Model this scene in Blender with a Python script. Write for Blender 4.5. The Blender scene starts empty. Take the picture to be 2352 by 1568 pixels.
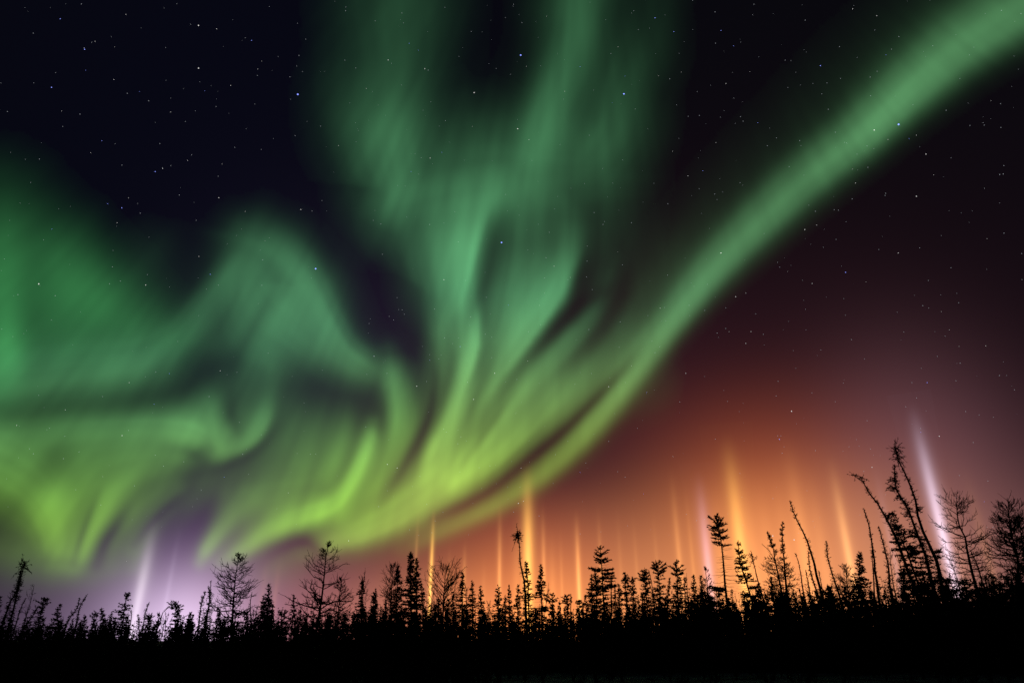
import bpy, math, random
import numpy as np

scene = bpy.context.scene
COL = scene.collection

# ------------------------------------------------------------------ camera
EYE = 1.6
PITCH = math.radians(23.5)
F = 1580.0                      # focal length in pixels of a 2352 px wide frame
CX, CY = 1176.0, 784.0
cam_data = bpy.data.cameras.new("camera")
cam_data.sensor_width = 36.0
cam_data.lens = F / 2352.0 * 36.0
cam_data.clip_start = 0.1
cam_data.clip_end = 90000.0
cam = bpy.data.objects.new("camera", cam_data)
cam.location = (0.0, 0.0, EYE)
cam.rotation_euler = (math.pi / 2 + PITCH, 0.0, 0.0)
COL.objects.link(cam)
scene.camera = cam

scene.view_settings.view_transform = 'Standard'
scene.view_settings.look = 'None'
scene.view_settings.exposure = 0.0
scene.view_settings.gamma = 1.0
scene.cycles.use_denoising = False
scene.cycles.max_bounces = 4
scene.cycles.sample_clamp_direct = 6.0
scene.cycles.pixel_filter_type = 'BLACKMAN_HARRIS'


def ray(px, py):
    """direction seen at a point of the photograph (works on arrays)"""
    xc = (np.asarray(px, float) - CX) / F
    yc = (CY - np.asarray(py, float)) / F
    c, s = math.cos(PITCH), math.sin(PITCH)
    return np.stack([xc, c - s * yc, s + c * yc], -1)


def az_el(px, py):
    d = ray(px, py)
    return math.atan2(d[0], d[1]), math.atan2(d[2], math.hypot(d[0], d[1]))


# ------------------------------------------------------------------ sky (world)
world = bpy.data.worlds.new("World")
scene.world = world
world.use_nodes = True
nt = world.node_tree
nt.nodes.clear()
N, L = nt.nodes, nt.links
SUN_EL, SUN_ROT = math.radians(-14.0), math.radians(200.0)
sky = N.new('ShaderNodeTexSky')
sky.sky_type = 'NISHITA'
sky.sun_disc = False
sky.sun_elevation = SUN_EL
sky.sun_rotation = SUN_ROT
bg_sky = N.new('ShaderNodeBackground')
bg_sky.inputs['Strength'].default_value = 0.05
L.new(sky.outputs[0], bg_sky.inputs['Color'])
tc = N.new('ShaderNodeTexCoord')
sep = N.new('ShaderNodeSeparateXYZ')
L.new(tc.outputs['Generated'], sep.inputs[0])


def math_node(op, a, b=None):
    n = N.new('ShaderNodeMath')
    n.operation = op
    for i, v in enumerate((a, b)):
        if v is None:
            continue
        if isinstance(v, (int, float)):
            n.inputs[i].default_value = v
        else:
            L.new(v, n.inputs[i])
    return n.outputs[0]


AZ = math_node('ARCTAN2', sep.outputs[0], sep.outputs[1])
EL = math_node('ARCSINE', sep.outputs[2])


def glow(px, py, s_az, s_el, colour, flat=False):
    """one soft lobe of town light in the air, centred on a bearing and a height above the horizon;
    a flat lobe keeps its strength up to a layer of the air and then fades quickly"""
    a0, e0 = az_el(px, py)
    if py >= 1465:
        e0 = 0.0
    da = math_node('DIVIDE', math_node('SUBTRACT', AZ, a0), math.radians(s_az))
    de = math_node('DIVIDE', math_node('SUBTRACT', EL, e0), math.radians(s_el))
    de2 = math_node('MULTIPLY', de, de)
    if flat:
        de2 = math_node('MULTIPLY', de2, de2)
    q = math_node('ADD', math_node('MULTIPLY', da, da), de2)
    g = math_node('EXPONENT', math_node('MULTIPLY', q, -1.0))
    m = N.new('ShaderNodeVectorMath')
    m.operation = 'SCALE'
    m.inputs[0].default_value = colour
    L.new(g, m.inputs['Scale'])
    return m.outputs[0]


GLOWS = [
    # px, py, sigma azimuth, sigma elevation (degrees), linear colour, flat-topped
    (1950, 1470, 34, 27, (0.0104, 0.0026, 0.0046), False),
    (1800, 1470, 8, 15.5, (0.2934, 0.0517, 0.0130), True),
    (1790, 1470, 8.5, 11, (0.2458, 0.0977, 0.0159), True),
    (1780, 1470, 14, 9, (0.1575, 0.0805, 0.0218), False),
    (1800, 1470, 14, 19, (0.0350, 0.0081, 0.0094), False),
    (1220, 1470, 8, 5, (0.5873, 0.1878, 0.0166), False),
    (1220, 1470, 8, 9.5, (0.2636, 0.0460, 0.0154), True),
    (1480, 1470, 12, 10, (0.1375, 0.0491, 0.0217), True),
    (1480, 1470, 16, 6, (0.1785, 0.0866, 0.0311), False),
    (1400, 1470, 18, 15, (0.0530, 0.0084, 0.0109), False),
    (1980, 1470, 8, 10, (0.1309, 0.0636, 0.0226), True),
    (2110, 1100, 6, 8, (0.0913, 0.0406, 0.0475), False),
    (2250, 1470, 9, 11, (0.0535, 0.0207, 0.0323), False),
    (2330, 1470, 8, 8, (0.0679, 0.0283, 0.0287), True),
    (960, 1470, 7, 4.5, (0.2931, 0.1053, 0.0555), False),
    (410, 1470, 4, 4, (0.6656, 0.5388, 0.7315), False),
    (390, 1470, 7.5, 5.5, (0.0960, 0.0544, 0.1135), False),
    (430, 1300, 5, 5, (0.0173, 0.0097, 0.0433), False),
    (700, 1470, 8, 5.5, (0.2558, 0.0839, 0.0867), False),
    (140, 1470, 12, 6, (0.0355, 0.0225, 0.0406), False),
    (570, 1150, 8, 5, (0.020, 0.012, 0.024), False),
    (960, 1120, 5, 4, (0.045, 0.022, 0.016), False),
    (350, 1470, 9, 5.5, (0.06, 0.045, 0.06), False),
    (500, 400, 30, 30, (0.0000, 0.0000, 0.0028), False),
    (800, 900, 14, 12, (0.0084, 0.0065, 0.0156), False),
    (1300, 900, 14, 14, (0.0050, 0.0014, 0.0028), False),
]
acc = None
for g_ in GLOWS:
    o_ = glow(*g_)
    if acc is None:
        acc = o_
    else:
        v = N.new('ShaderNodeVectorMath')
        v.operation = 'ADD'
        L.new(acc, v.inputs[0])
        L.new(o_, v.inputs[1])
        acc = v.outputs[0]
v = N.new('ShaderNodeVectorMath')
v.operation = 'ADD'
L.new(acc, v.inputs[0])
v.inputs[1].default_value = (0.0021, 0.0023, 0.0038)
bg_glow = N.new('ShaderNodeBackground')
L.new(v.outputs[0], bg_glow.inputs['Color'])
addsh = N.new('ShaderNodeAddShader')
L.new(bg_sky.outputs[0], addsh.inputs[0])
L.new(bg_glow.outputs[0], addsh.inputs[1])
wout = N.new('ShaderNodeOutputWorld')
L.new(addsh.outputs[0], wout.inputs['Surface'])

# night: the one sun lamp is down to a trace of starlight
sun_data = bpy.data.lights.new("sun", 'SUN')
sun_data.energy = 0.002
sun_data.angle = math.radians(0.5)
sun_data.color = (1.0, 0.95, 0.88)
sun = bpy.data.objects.new("sun", sun_data)
sun.rotation_euler = (math.radians(55), 0, math.radians(20))
COL.objects.link(sun)


# ------------------------------------------------------------------ helpers
def tag(o, label=None, cat=None, group=None, kind=None):
    if label:
        o["label"] = label
        kind = kind or 'thing'
    if cat: o["category"] = cat
    if group: o["group"] = group
    if kind: o["kind"] = kind
    return o


def empty(name, loc):
    o = bpy.data.objects.new(name, None)
    o.empty_display_size = 0.3
    o.location = loc
    COL.objects.link(o)
    return o


def mesh_from_tris(name, verts, tris, mat=None):
    me = bpy.data.meshes.new(name)
    verts = np.ascontiguousarray(verts, np.float32)
    tris = np.ascontiguousarray(tris, np.int32)
    me.vertices.add(len(verts))
    me.vertices.foreach_set("co", verts.ravel())
    me.loops.add(tris.size)
    me.loops.foreach_set("vertex_index", tris.ravel())
    me.polygons.add(len(tris))
    me.polygons.foreach_set("loop_start", np.arange(0, tris.size, 3, dtype=np.int32))
    me.polygons.foreach_set("loop_total", np.full(len(tris), 3, np.int32))
    me.update(calc_edges=True)
    if mat: me.materials.append(mat)
    return me


def link_mesh(name, me, parent=None, loc=None):
    o = bpy.data.objects.new(name, me)
    if loc is not None: o.location = loc
    if parent: o.parent = parent
    COL.objects.link(o)
    return o


def volume_light(name, colour, strength):
    """air that gives off light evenly: what you see through it depends only on how much of it there is"""
    m = bpy.data.materials.new(name)
    m.use_nodes = True
    t = m.node_tree
    t.nodes.clear()
    e = t.nodes.new('ShaderNodeEmission')
    e.inputs['Color'].default_value = (*colour, 1)
    e.inputs['Strength'].default_value = strength
    o = t.nodes.new('ShaderNodeOutputMaterial')
    t.links.new(e.outputs[0], o.inputs['Volume'])
    return m


def surface(name, c1, c2, scale, rough=0.9, detail=4.0):
    m = bpy.data.materials.new(name)
    m.use_nodes = True
    t = m.node_tree
    b = t.nodes['Principled BSDF']
    b.inputs['Roughness'].default_value = rough
    b.inputs['Specular IOR Level'].default_value = 0.1
    n = t.nodes.new('ShaderNodeTexNoise')
    n.inputs['Scale'].default_value = scale
    n.inputs['Detail'].default_value = detail
    g = t.nodes.new('ShaderNodeTexCoord')
    t.links.new(g.outputs['Object'], n.inputs['Vector'])
    r = t.nodes.new('ShaderNodeValToRGB')
    r.color_ramp.elements[0].position = 0.35
    r.color_ramp.elements[1].position = 0.68
    r.color_ramp.elements[0].color = (*c1, 1)
    r.color_ramp.elements[1].color = (*c2, 1)
    t.links.new(n.outputs['Fac'], r.inputs[0])
    t.links.new(r.outputs[0], b.inputs['Base Color'])
    return m


M_BARK = surface('bark', (0.03, 0.024, 0.02), (0.07, 0.058, 0.048), 9)
M_NEEDLE = surface('spruce_needles', (0.022, 0.034, 0.02), (0.042, 0.058, 0.034), 3)
M_TWIG = surface('bare_twigs', (0.035, 0.028, 0.024), (0.065, 0.052, 0.042), 6)
M_BRUSH = surface('brush_stems', (0.03, 0.026, 0.02), (0.06, 0.05, 0.04), 2)


# ------------------------------------------------------------------ ground
def ground_mesh():
    rings = [0.0] + list(np.geomspace(3, 60000, 46))
    nseg = 72
    verts = [(0, 0, 0)]
    for r in rings[1:]:
        for k in range(nseg):
            a = 2 * math.pi * k / nseg
            x, y = r * math.sin(a), r * math.cos(a)
            z = 0.0
            if r < 400:
                z = 0.06 * math.sin(x * 0.31) * math.cos(y * 0.23) + 0.05 * math.sin(x * 0.9 + y * 0.7) - 0.04
            verts.append((x, y, z))
    tris = []
    for k in range(nseg):
        tris.append((0, 1 + (k + 1) % nseg, 1 + k))
    for i in range(len(rings) - 2):
        a, b = 1 + i * nseg, 1 + (i + 1) * nseg
        for k in range(nseg):
            k2 = (k + 1) % nseg
            tris.append((a + k, a + k2, b + k))
            tris.append((a + k2, b + k2, b + k))
    return np.array(verts), np.array(tris)


M_GROUND = surface('muskeg_snow', (0.022, 0.022, 0.02), (0.34, 0.36, 0.40), 0.55, 0.95, 8)
gv, gt = ground_mesh()
g = link_mesh('ground', mesh_from_tris('ground', gv, gt, M_GROUND))
tag(g, 'dark frozen muskeg ground with a few patches of old snow', 'ground', kind='structure')

# ------------------------------------------------------------------ aurora
# Each stroke is a line of points (photo px, photo py, soft width on the left hand, on the right hand,
# peak glow); they are summed into a glow map over the bearings of the sky, and the glow becomes the
# depth of a lens-shaped body of shining air high above the forest.
ARC = [
    [(930, 1262, 20, 16, 0.0248), (1010, 1222, 24, 16, 0.112), (1080, 1190, 24, 16, 0.149), (1150, 1155, 24, 17, 0.186), (1240, 1095, 26, 18, 0.224), (1320, 1026, 26, 18, 0.236), (1390, 945, 28, 20, 0.255), (1450, 862, 33, 22, 0.261), (1550, 733, 32, 22, 0.236), (1669, 590, 36, 28, 0.236), (1825, 438, 40, 33, 0.193), (1961, 330, 42, 31, 0.248), (2025, 275, 46, 30, 0.292), (2098, 207, 52, 34, 0.261), (2215, 110, 58, 38, 0.224), (2352, 20, 62, 44, 0.211), (2520, -80, 90, 60, 0.149), (2700, -180, 90, 60, 0)],
    [(1330, 960, 40, 40, 0.0142), (1430, 820, 60, 50, 0.0237), (1560, 640, 80, 60, 0.0152), (1760, 420, 110, 80, 0.0095), (2000, 210, 130, 90, 0.0095), (2250, 10, 130, 90, 0.0095)],
    [(1300, 930, 30, 40, 0.0256), (1380, 830, 40, 50, 0.0436), (1460, 730, 50, 50, 0.0307), (1540, 620, 60, 60, 0.0102)],
]
FAN = [
    [(700, 1268, 20, 20, 0.0464), (765, 1250, 28, 20, 0.232), (831, 1232, 34, 22, 0.288), (898, 1203, 40, 24, 0.306), (965, 1163, 46, 26, 0.334), (1031, 1116, 50, 28, 0.306), (1098, 1062, 48, 30, 0.186), (1170, 1000, 40, 30, 0.0557)],
    [(965, 1130, 26, 26, 0.0985), (990, 1060, 22, 24, 0.256), (1015, 1003, 18, 22, 0.286), (1036, 950, 16, 20, 0.286), (1058, 893, 17, 13, 0.315), (1078, 835, 22, 11, 0.394), (1090, 785, 28, 11, 0.374), (1091, 752, 30, 12, 0.295), (1088, 705, 30, 14, 0.197), (1084, 650, 34, 18, 0.0985), (1082, 600, 34, 24, 0.0197)],
    [(985, 1010, 26, 28, 0.068), (1003, 900, 24, 30, 0.102), (1012, 800, 22, 34, 0.136), (1020, 740, 26, 30, 0.17), (1046, 690, 52, 22, 0.212), (1068, 630, 72, 20, 0.264), (1086, 565, 84, 20, 0.264), (1100, 500, 90, 26, 0.196), (1105, 430, 95, 60, 0.111), (1100, 370, 95, 80, 0.0425)],
    [(1040, 1040, 20, 22, 0.051), (1085, 950, 22, 18, 0.111), (1139, 870, 28, 18, 0.144), (1185, 812, 42, 20, 0.204), (1238, 742, 60, 15, 0.281), (1280, 680, 66, 15, 0.297), (1302, 620, 62, 14, 0.212), (1310, 560, 50, 24, 0.102), (1308, 500, 50, 30, 0.034)],
    [(1010, 1130, 26, 26, 0.102), (1048, 1093, 24, 24, 0.204), (1115, 1010, 22, 24, 0.187), (1181, 918, 22, 24, 0.17), (1248, 842, 22, 24, 0.162), (1310, 780, 22, 22, 0.144), (1345, 740, 20, 20, 0.102), (1385, 675, 22, 22, 0.0425), (1410, 610, 24, 24, 0.0085)],
    [(1060, 1110, 30, 30, 0.103), (1120, 1075, 34, 26, 0.186), (1198, 1003, 36, 26, 0.196), (1270, 925, 38, 30, 0.155), (1330, 850, 36, 36, 0.0723), (1400, 760, 36, 40, 0.031)],
    [(1150, 760, 50, 50, 0.051), (1180, 660, 60, 60, 0.0765), (1195, 560, 60, 60, 0.0765), (1200, 470, 70, 60, 0.068), (1200, 400, 70, 60, 0.034)],
    [(1110, 900, 30, 30, 0.068), (1135, 820, 34, 34, 0.102), (1160, 740, 30, 40, 0.0935), (1170, 690, 30, 40, 0.051)],
    [(1020, 1080, 40, 40, 0.108), (1060, 980, 34, 40, 0.135), (1100, 900, 30, 40, 0.0807)],
]
RAYS = [
    [(905, -330, 90, 90, 0), (905, -120, 90, 90, 0.033), (905, 20, 82, 84, 0.045), (915, 130, 70, 76, 0.057), (904, 233, 50, 76, 0.081), (897, 300, 44, 72, 0.102), (905, 370, 44, 66, 0.099), (915, 433, 44, 48, 0.099), (900, 480, 40, 46, 0.066), (880, 530, 40, 50, 0.018)],
    [(790, 60, 60, 60, 0.0048), (790, 220, 60, 60, 0.0132), (830, 350, 60, 60, 0.015), (860, 440, 60, 60, 0.012)],
    [(880, 480, 60, 60, 0.024), (960, 455, 80, 70, 0.048), (1056, 430, 92, 80, 0.06), (1160, 415, 92, 80, 0.051), (1260, 405, 60, 80, 0.036), (1370, 400, 50, 70, 0.018)],
    [(1345, -330, 60, 60, 0), (1338, -120, 55, 45, 0.0642), (1324, 17, 50, 38, 0.0784), (1316, 83, 50, 36, 0.0891), (1292, 160, 50, 38, 0.107), (1262, 233, 46, 38, 0.118), (1239, 300, 42, 36, 0.128), (1222, 355, 42, 30, 0.114), (1214, 400, 46, 34, 0.0642), (1190, 450, 60, 50, 0.0285)],
    [(1500, -120, 70, 60, 0.009), (1470, 60, 70, 50, 0.018), (1428, 190, 62, 50, 0.045), (1408, 283, 62, 42, 0.069), (1375, 340, 60, 42, 0.063), (1335, 390, 60, 46, 0.036), (1290, 430, 60, 60, 0.012)],
    [(1400, 420, 60, 50, 0.012), (1390, 520, 70, 50, 0.018), (1380, 620, 60, 40, 0.015), (1350, 700, 40, 40, 0.006)],
]
SWIRL = [
    [(880, 870, 30, 26, 0.052), (835, 838, 48, 26, 0.135), (790, 800, 60, 26, 0.167), (748, 725, 74, 27, 0.172), (708, 650, 82, 32, 0.156), (655, 592, 76, 38, 0.12), (600, 556, 60, 42, 0.0624), (560, 545, 50, 40, 0.0312)],
    [(590, 590, 50, 50, 0.0479), (560, 650, 60, 40, 0.0861), (600, 730, 70, 70, 0.0861), (680, 790, 60, 60, 0.067), (760, 840, 50, 50, 0.0383)],
    [(580, 575, 40, 26, 0.0336), (525, 632, 50, 24, 0.0755), (462, 705, 50, 26, 0.0755), (408, 772, 46, 36, 0.0839), (320, 826, 44, 50, 0.122), (200, 850, 46, 60, 0.109), (60, 872, 46, 60, 0.101), (-120, 890, 50, 60, 0.0671), (-330, 900, 60, 60, 0)],
    [(-330, 1010, 50, 50, 0.0787), (-120, 1008, 36, 60, 0.134), (40, 1000, 34, 60, 0.134), (167, 985, 30, 58, 0.134), (333, 976, 26, 52, 0.146), (430, 982, 26, 46, 0.165), (478, 1005, 26, 28, 0.146), (492, 1034, 24, 18, 0.0551)],
    [(478, 900, 26, 26, 0.019), (490, 940, 26, 20, 0.0666), (497, 985, 30, 12, 0.114), (500, 1015, 26, 10, 0.0761)],
    [(628, 860, 16, 22, 0.0216), (618, 920, 14, 22, 0.0649), (606, 968, 12, 26, 0.151), (588, 1003, 11, 28, 0.184), (555, 1028, 11, 26, 0.173), (517, 1043, 13, 24, 0.108), (480, 1058, 20, 24, 0.0324)],
    [(-320, 1060, 90, 90, 0.168), (-60, 1075, 70, 70, 0.233), (30, 1100, 60, 60, 0.224), (90, 1150, 48, 50, 0.224), (120, 1205, 38, 38, 0.251), (128, 1255, 28, 30, 0.205), (128, 1290, 20, 26, 0.0745)],
    [(430, 1050, 30, 40, 0.0375), (320, 1055, 40, 50, 0.0938), (220, 1090, 50, 50, 0.131), (150, 1150, 40, 40, 0.131)],
    [(330, 1080, 26, 26, 0.0804), (268, 1135, 24, 24, 0.174), (218, 1205, 20, 20, 0.214), (188, 1265, 20, 22, 0.228), (172, 1300, 18, 24, 0.0939)],
    [(395, 1110, 20, 20, 0.0426), (320, 1165, 20, 18, 0.0852), (262, 1222, 14, 12, 0.0745), (240, 1262, 12, 12, 0.0319)],
    [(410, 1130, 18, 18, 0.0256), (352, 1200, 16, 18, 0.0684), (318, 1255, 16, 18, 0.0854), (308, 1300, 16, 18, 0.0427)],
    [(570, 1145, 24, 24, 0.075), (515, 1205, 20, 18, 0.165), (476, 1256, 16, 14, 0.255), (458, 1288, 14, 12, 0.12)],
    [(505, 1292, 16, 14, 0.0895), (560, 1262, 20, 15, 0.239), (610, 1228, 24, 16, 0.298), (665, 1203, 28, 18, 0.358), (715, 1186, 28, 20, 0.418), (765, 1164, 22, 24, 0.478), (795, 1132, 18, 20, 0.507), (820, 1090, 16, 18, 0.507), (838, 1046, 14, 17, 0.492), (850, 1010, 14, 15, 0.358), (856, 975, 14, 14, 0.0895)],
    [(540, 1150, 40, 40, 0.0414), (630, 1140, 50, 50, 0.103), (730, 1120, 50, 50, 0.103), (800, 1040, 40, 40, 0.0518)],
    [(755, 1090, 18, 18, 0.0491), (772, 1050, 18, 16, 0.0884), (792, 985, 18, 16, 0.059), (800, 940, 18, 16, 0.0197)],
    [(800, 1190, 24, 24, 0.0851), (850, 1135, 24, 28, 0.138), (882, 1085, 22, 26, 0.16), (902, 1035, 20, 26, 0.202), (913, 975, 19, 28, 0.234), (910, 915, 19, 26, 0.202), (900, 860, 20, 24, 0.138), (892, 812, 20, 24, 0.0319)],
    [(900, 1120, 24, 24, 0.036), (935, 1010, 24, 22, 0.054), (950, 930, 22, 20, 0.042), (945, 860, 22, 22, 0.018)],
    [(-200, 980, 160, 160, 0.0237), (150, 1000, 130, 130, 0.0277), (500, 960, 130, 130, 0.0237), (800, 1010, 110, 110, 0.0237)],
    [(760, 1215, 30, 30, 0.0517), (830, 1200, 34, 30, 0.103), (900, 1150, 34, 30, 0.0861), (940, 1100, 26, 26, 0.0344)],
    [(560, 880, 20, 30, 0.0169), (600, 830, 30, 30, 0.0338), (640, 860, 26, 26, 0.0169)],
    [(-120, 1240, 40, 50, 0.03), (40, 1275, 40, 40, 0.042), (150, 1300, 30, 34, 0.042), (240, 1305, 24, 28, 0.03), (300, 1310, 20, 24, 0.012)],
]
EDGE = [
    [(-20, 430, 50, 50, 0.0116), (-5, 540, 50, 50, 0.0676), (2, 640, 46, 46, 0.126), (8, 740, 40, 46, 0.155), (12, 800, 36, 44, 0.213), (2, 855, 40, 44, 0.174), (-25, 930, 44, 44, 0.0483)],
    [(20, 470, 80, 80, 0.0242), (90, 580, 80, 80, 0.0524), (190, 660, 66, 60, 0.0886), (290, 725, 60, 50, 0.0766), (390, 770, 50, 40, 0.0484)],
]
# soft diffuse patches of glow between the bands: px, py, glow
VEIL = {
    'ARC': [],
    'FAN': [(1005, 590, 0.04), (1100, 590, 0.011), (1195, 590, 0.007), (1005, 685, 0.026), (1100, 685, 0.025), (1100, 875, 0.033), (1195, 875, 0.048), (1290, 875, 0.068), (1385, 875, 0.028), (1480, 875, 0.019), (1100, 970, 0.04), (1195, 970, 0.022), (1290, 970, 0.047), (1100, 1065, 0.009), (910, 1160, 0.048)],
    'RAYS': [(1005, 20, 0.007), (1290, 20, 0.021), (1290, 115, 0.009), (910, 305, 0.054), (1290, 305, 0.048)],
    'SWIRL': [(340, 590, 0.011), (340, 685, 0.01), (625, 685, 0.03), (720, 685, 0.032), (530, 780, 0.023), (625, 780, 0.034), (150, 875, 0.014), (245, 875, 0.029), (340, 875, 0.031), (530, 875, 0.013), (150, 970, 0.027), (245, 970, 0.011), (340, 970, 0.015), (435, 970, 0.09), (530, 970, 0.023), (625, 970, 0.044), (720, 970, 0.035), (815, 970, 0.016), (340, 1065, 0.027), (435, 1065, 0.029), (625, 1065, 0.029), (720, 1065, 0.095), (815, 1065, 0.041), (150, 1160, 0.054), (245, 1160, 0.058), (435, 1160, 0.018), (530, 1160, 0.018), (625, 1160, 0.037), (55, 1255, 0.036), (150, 1255, 0.03), (245, 1255, 0.071), (625, 1255, 0.079)],
    'EDGE': [(-40, 590, 0.008), (55, 590, 0.009), (150, 590, 0.027), (55, 685, 0.024), (150, 685, 0.043), (245, 685, 0.024), (55, 780, 0.023), (150, 780, 0.043), (245, 780, 0.036)],
}
# dark lanes between the bands: px, py, soft width, how much of the glow is missing there
LANES = [
    [(998, 790, 14, 0.12), (1001, 870, 13, 0.56), (990, 946, 12, 0.75), (968, 1000, 12, 0.75), (943, 1045, 12, 0.69), (912, 1098, 12, 0.56), (878, 1142, 14, 0.25), (840, 1170, 14, 0.00)],
    [(1425, 610, 24, 0.09), (1406, 658, 20, 0.39), (1339, 697, 17, 0.58), (1289, 746, 15, 0.58), (1239, 796, 14, 0.48), (1206, 830, 12, 0.39), (1165, 890, 10, 0.24), (1130, 945, 10, 0.00)],
    [(1445, 610, 26, 0.10), (1420, 690, 24, 0.53), (1378, 765, 22, 0.53), (1325, 818, 20, 0.32), (1260, 880, 16, 0.00)],
    [(1500, 775, 14, 0.00), (1420, 862, 13, 0.56), (1360, 925, 12, 0.75), (1300, 985, 12, 0.81), (1240, 1036, 12, 0.81), (1180, 1085, 11, 0.75), (1120, 1130, 11, 0.75), (1060, 1163, 11, 0.69), (1000, 1190, 10, 0.38)],
    [(1150, 500, 26, 0.12), (1140, 560, 24, 0.44), (1122, 625, 20, 0.50), (1102, 680, 15, 0.44), (1080, 735, 12, 0.12)],
    [(228, 1130, 8, 0.12), (205, 1185, 7, 0.50), (184, 1240, 7, 0.56), (170, 1290, 8, 0.25)],
    [(300, 1160, 10, 0.12), (264, 1212, 13, 0.75), (240, 1250, 14, 0.85), (222, 1295, 16, 0.62)],
    [(440, 1122, 10, 0.12), (385, 1165, 9, 0.62), (346, 1205, 9, 0.69), (310, 1250, 10, 0.38)],
    [(660, 930, 14, 0.08), (632, 985, 13, 0.41), (586, 1034, 13, 0.49), (520, 1068, 13, 0.46), (462, 1082, 16, 0.37), (400, 1100, 20, 0.08)],
    [(-200, 975, 30, .05), (0, 962, 30, .12), (150, 944, 28, .2), (300, 920, 26, .34), (425, 893, 28, 0.56), (500, 842, 32, 0.50), (560, 830, 30, 0.12)],
    [(680, 880, 40, 0.28), (750, 890, 46, 0.60), (810, 912, 36, 0.41), (830, 960, 24, 0.09)],
    [(370, 1030, 12, 0.08), (430, 1036, 12, 0.35), (470, 1060, 12, 0.17)],
    [(490, 1150, 18, 0.25), (452, 1205, 20, 0.75), (415, 1255, 22, 0.75), (380, 1290, 20, 0.50)],
    [(585, 1300, 18, 0.50), (640, 1262, 16, 0.81), (695, 1244, 15, 0.85), (725, 1262, 15, 0.62), (735, 1300, 15, 0.38)],
    [(1130, 800, 10, 0.12), (1108, 880, 9, 0.38), (1075, 955, 9, 0.38), (1050, 1010, 9, 0.12)],
    [(532, 900, 16, 0.12), (530, 950, 14, 0.50), (545, 990, 12, 0.25)],
    [(1030, 760, 8, 0.00), (1040, 830, 8, 0.25), (1020, 920, 8, 0.28), (1000, 990, 8, 0.12)],
    [(1180, 900, 7, 0.06), (1130, 970, 7, 0.28), (1080, 1040, 7, 0.25), (1040, 1085, 7, 0.06)],
    [(690, 640, 12, 0.00), (620, 700, 14, 0.18), (560, 790, 14, 0.15), (520, 840, 12, 0.00)],
    [(560, 620, 10, 0.00), (545, 680, 10, 0.20), (500, 760, 12, 0.20), (430, 830, 12, 0.00)],
]
STROKES = {'ARC': ARC, 'FAN': FAN, 'RAYS': RAYS, 'SWIRL': SWIRL, 'EDGE': EDGE}
# how strongly each part is combed into filaments along its bands and into overhead rays
STREAKS = {'ARC': (.12, .14, .045), 'FAN': (.36, .20), 'RAYS': (.24, .20), 'SWIRL': (.20, .26), 'EDGE': (.0, .18)}
GX0, GY0, GSTEP = -420, -420, 6
GNX, GNY = 534, 306
gx = GX0 + GSTEP * np.arange(GNX)
gy = GY0 + GSTEP * np.arange(GNY)


def catmull(pts, per=9):
    p = np.array(pts, float)
    p = np.vstack([2 * p[0] - p[1], p, 2 * p[-1] - p[-2]])
    out = []
    for i in range(1, len(p) - 2):
        for k in range(per):
            t = k / per
            out.append(0.5 * ((2 * p[i]) + (-p[i - 1] + p[i + 1]) * t + (2 * p[i - 1] - 5 * p[i] + 4 * p[i + 1] - p[i + 2]) * t * t
                              + (-p[i - 1] + 3 * p[i] - 3 * p[i + 1] + p[i + 2]) * t ** 3))
    out.append(p[-2])
    out = np.array(out)
    out[:, 4] = np.maximum(out[:, 4], 0)
    out[:, 2:4] = np.maximum(out[:, 2:4], 6)
    return out


def smooth_noise(shape, cells, seed):
    r = np.random.default_rng(seed)
    g_ = r.random((cells[0] + 3, cells[1] + 3))
    yy = np.linspace(0, cells[0], shape[0]); xx = np.linspace(0, cells[1], shape[1])
    y0 = np.floor(yy).astype(int); x0 = np.floor(xx).astype(int)
    ty = yy - y0; tx = xx - x0
    ty = (ty * ty * (3 - 2 * ty))[:, None]; tx = (tx * tx * (3 - 2 * tx))[None]
    a = g_[np.ix_(y0, x0)]; b = g_[np.ix_(y0, x0 + 1)]; c = g_[np.ix_(y0 + 1, x0)]; d = g_[np.ix_(y0 + 1, x0 + 1)]
    return (a * (1 - tx) + b * tx) * (1 - ty) + (c * (1 - tx) + d * tx) * ty


def lookup(gr, y, x):
    """smooth value noise read at arbitrary places"""
    n, m = gr.shape
    y0, x0 = np.floor(y).astype(int), np.floor(x).astype(int)
    ty, tx = y - y0, x - x0
    ty, tx = ty * ty * (3 - 2 * ty), tx * tx * (3 - 2 * tx)
    g_ = lambda j, i: gr[j % n, i % m]
    return (g_(y0, x0) * (1 - tx) + g_(y0, x0 + 1) * tx) * (1 - ty) + (g_(y0 + 1, x0) * (1 - tx) + g_(y0 + 1, x0 + 1) * tx) * ty


NG = np.random.default_rng(31).random((64, 64))


def ray_texture(x, y):
    """fine rays pointing at the spot high overhead where the rays of a curtain seem to meet"""
    dx, dy = x - 1330.0, y + 620.0
    ang = np.arctan2(dx, dy) * 57.3
    r = np.hypot(dx, dy)
    return 0.45 * lookup(NG, r / 260.0, ang / 1.15 + 7) + 0.35 * lookup(NG, r / 190.0 + 20, ang / .52) + 0.2 * lookup(NG, r / 150 + 9, ang / .27)


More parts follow.
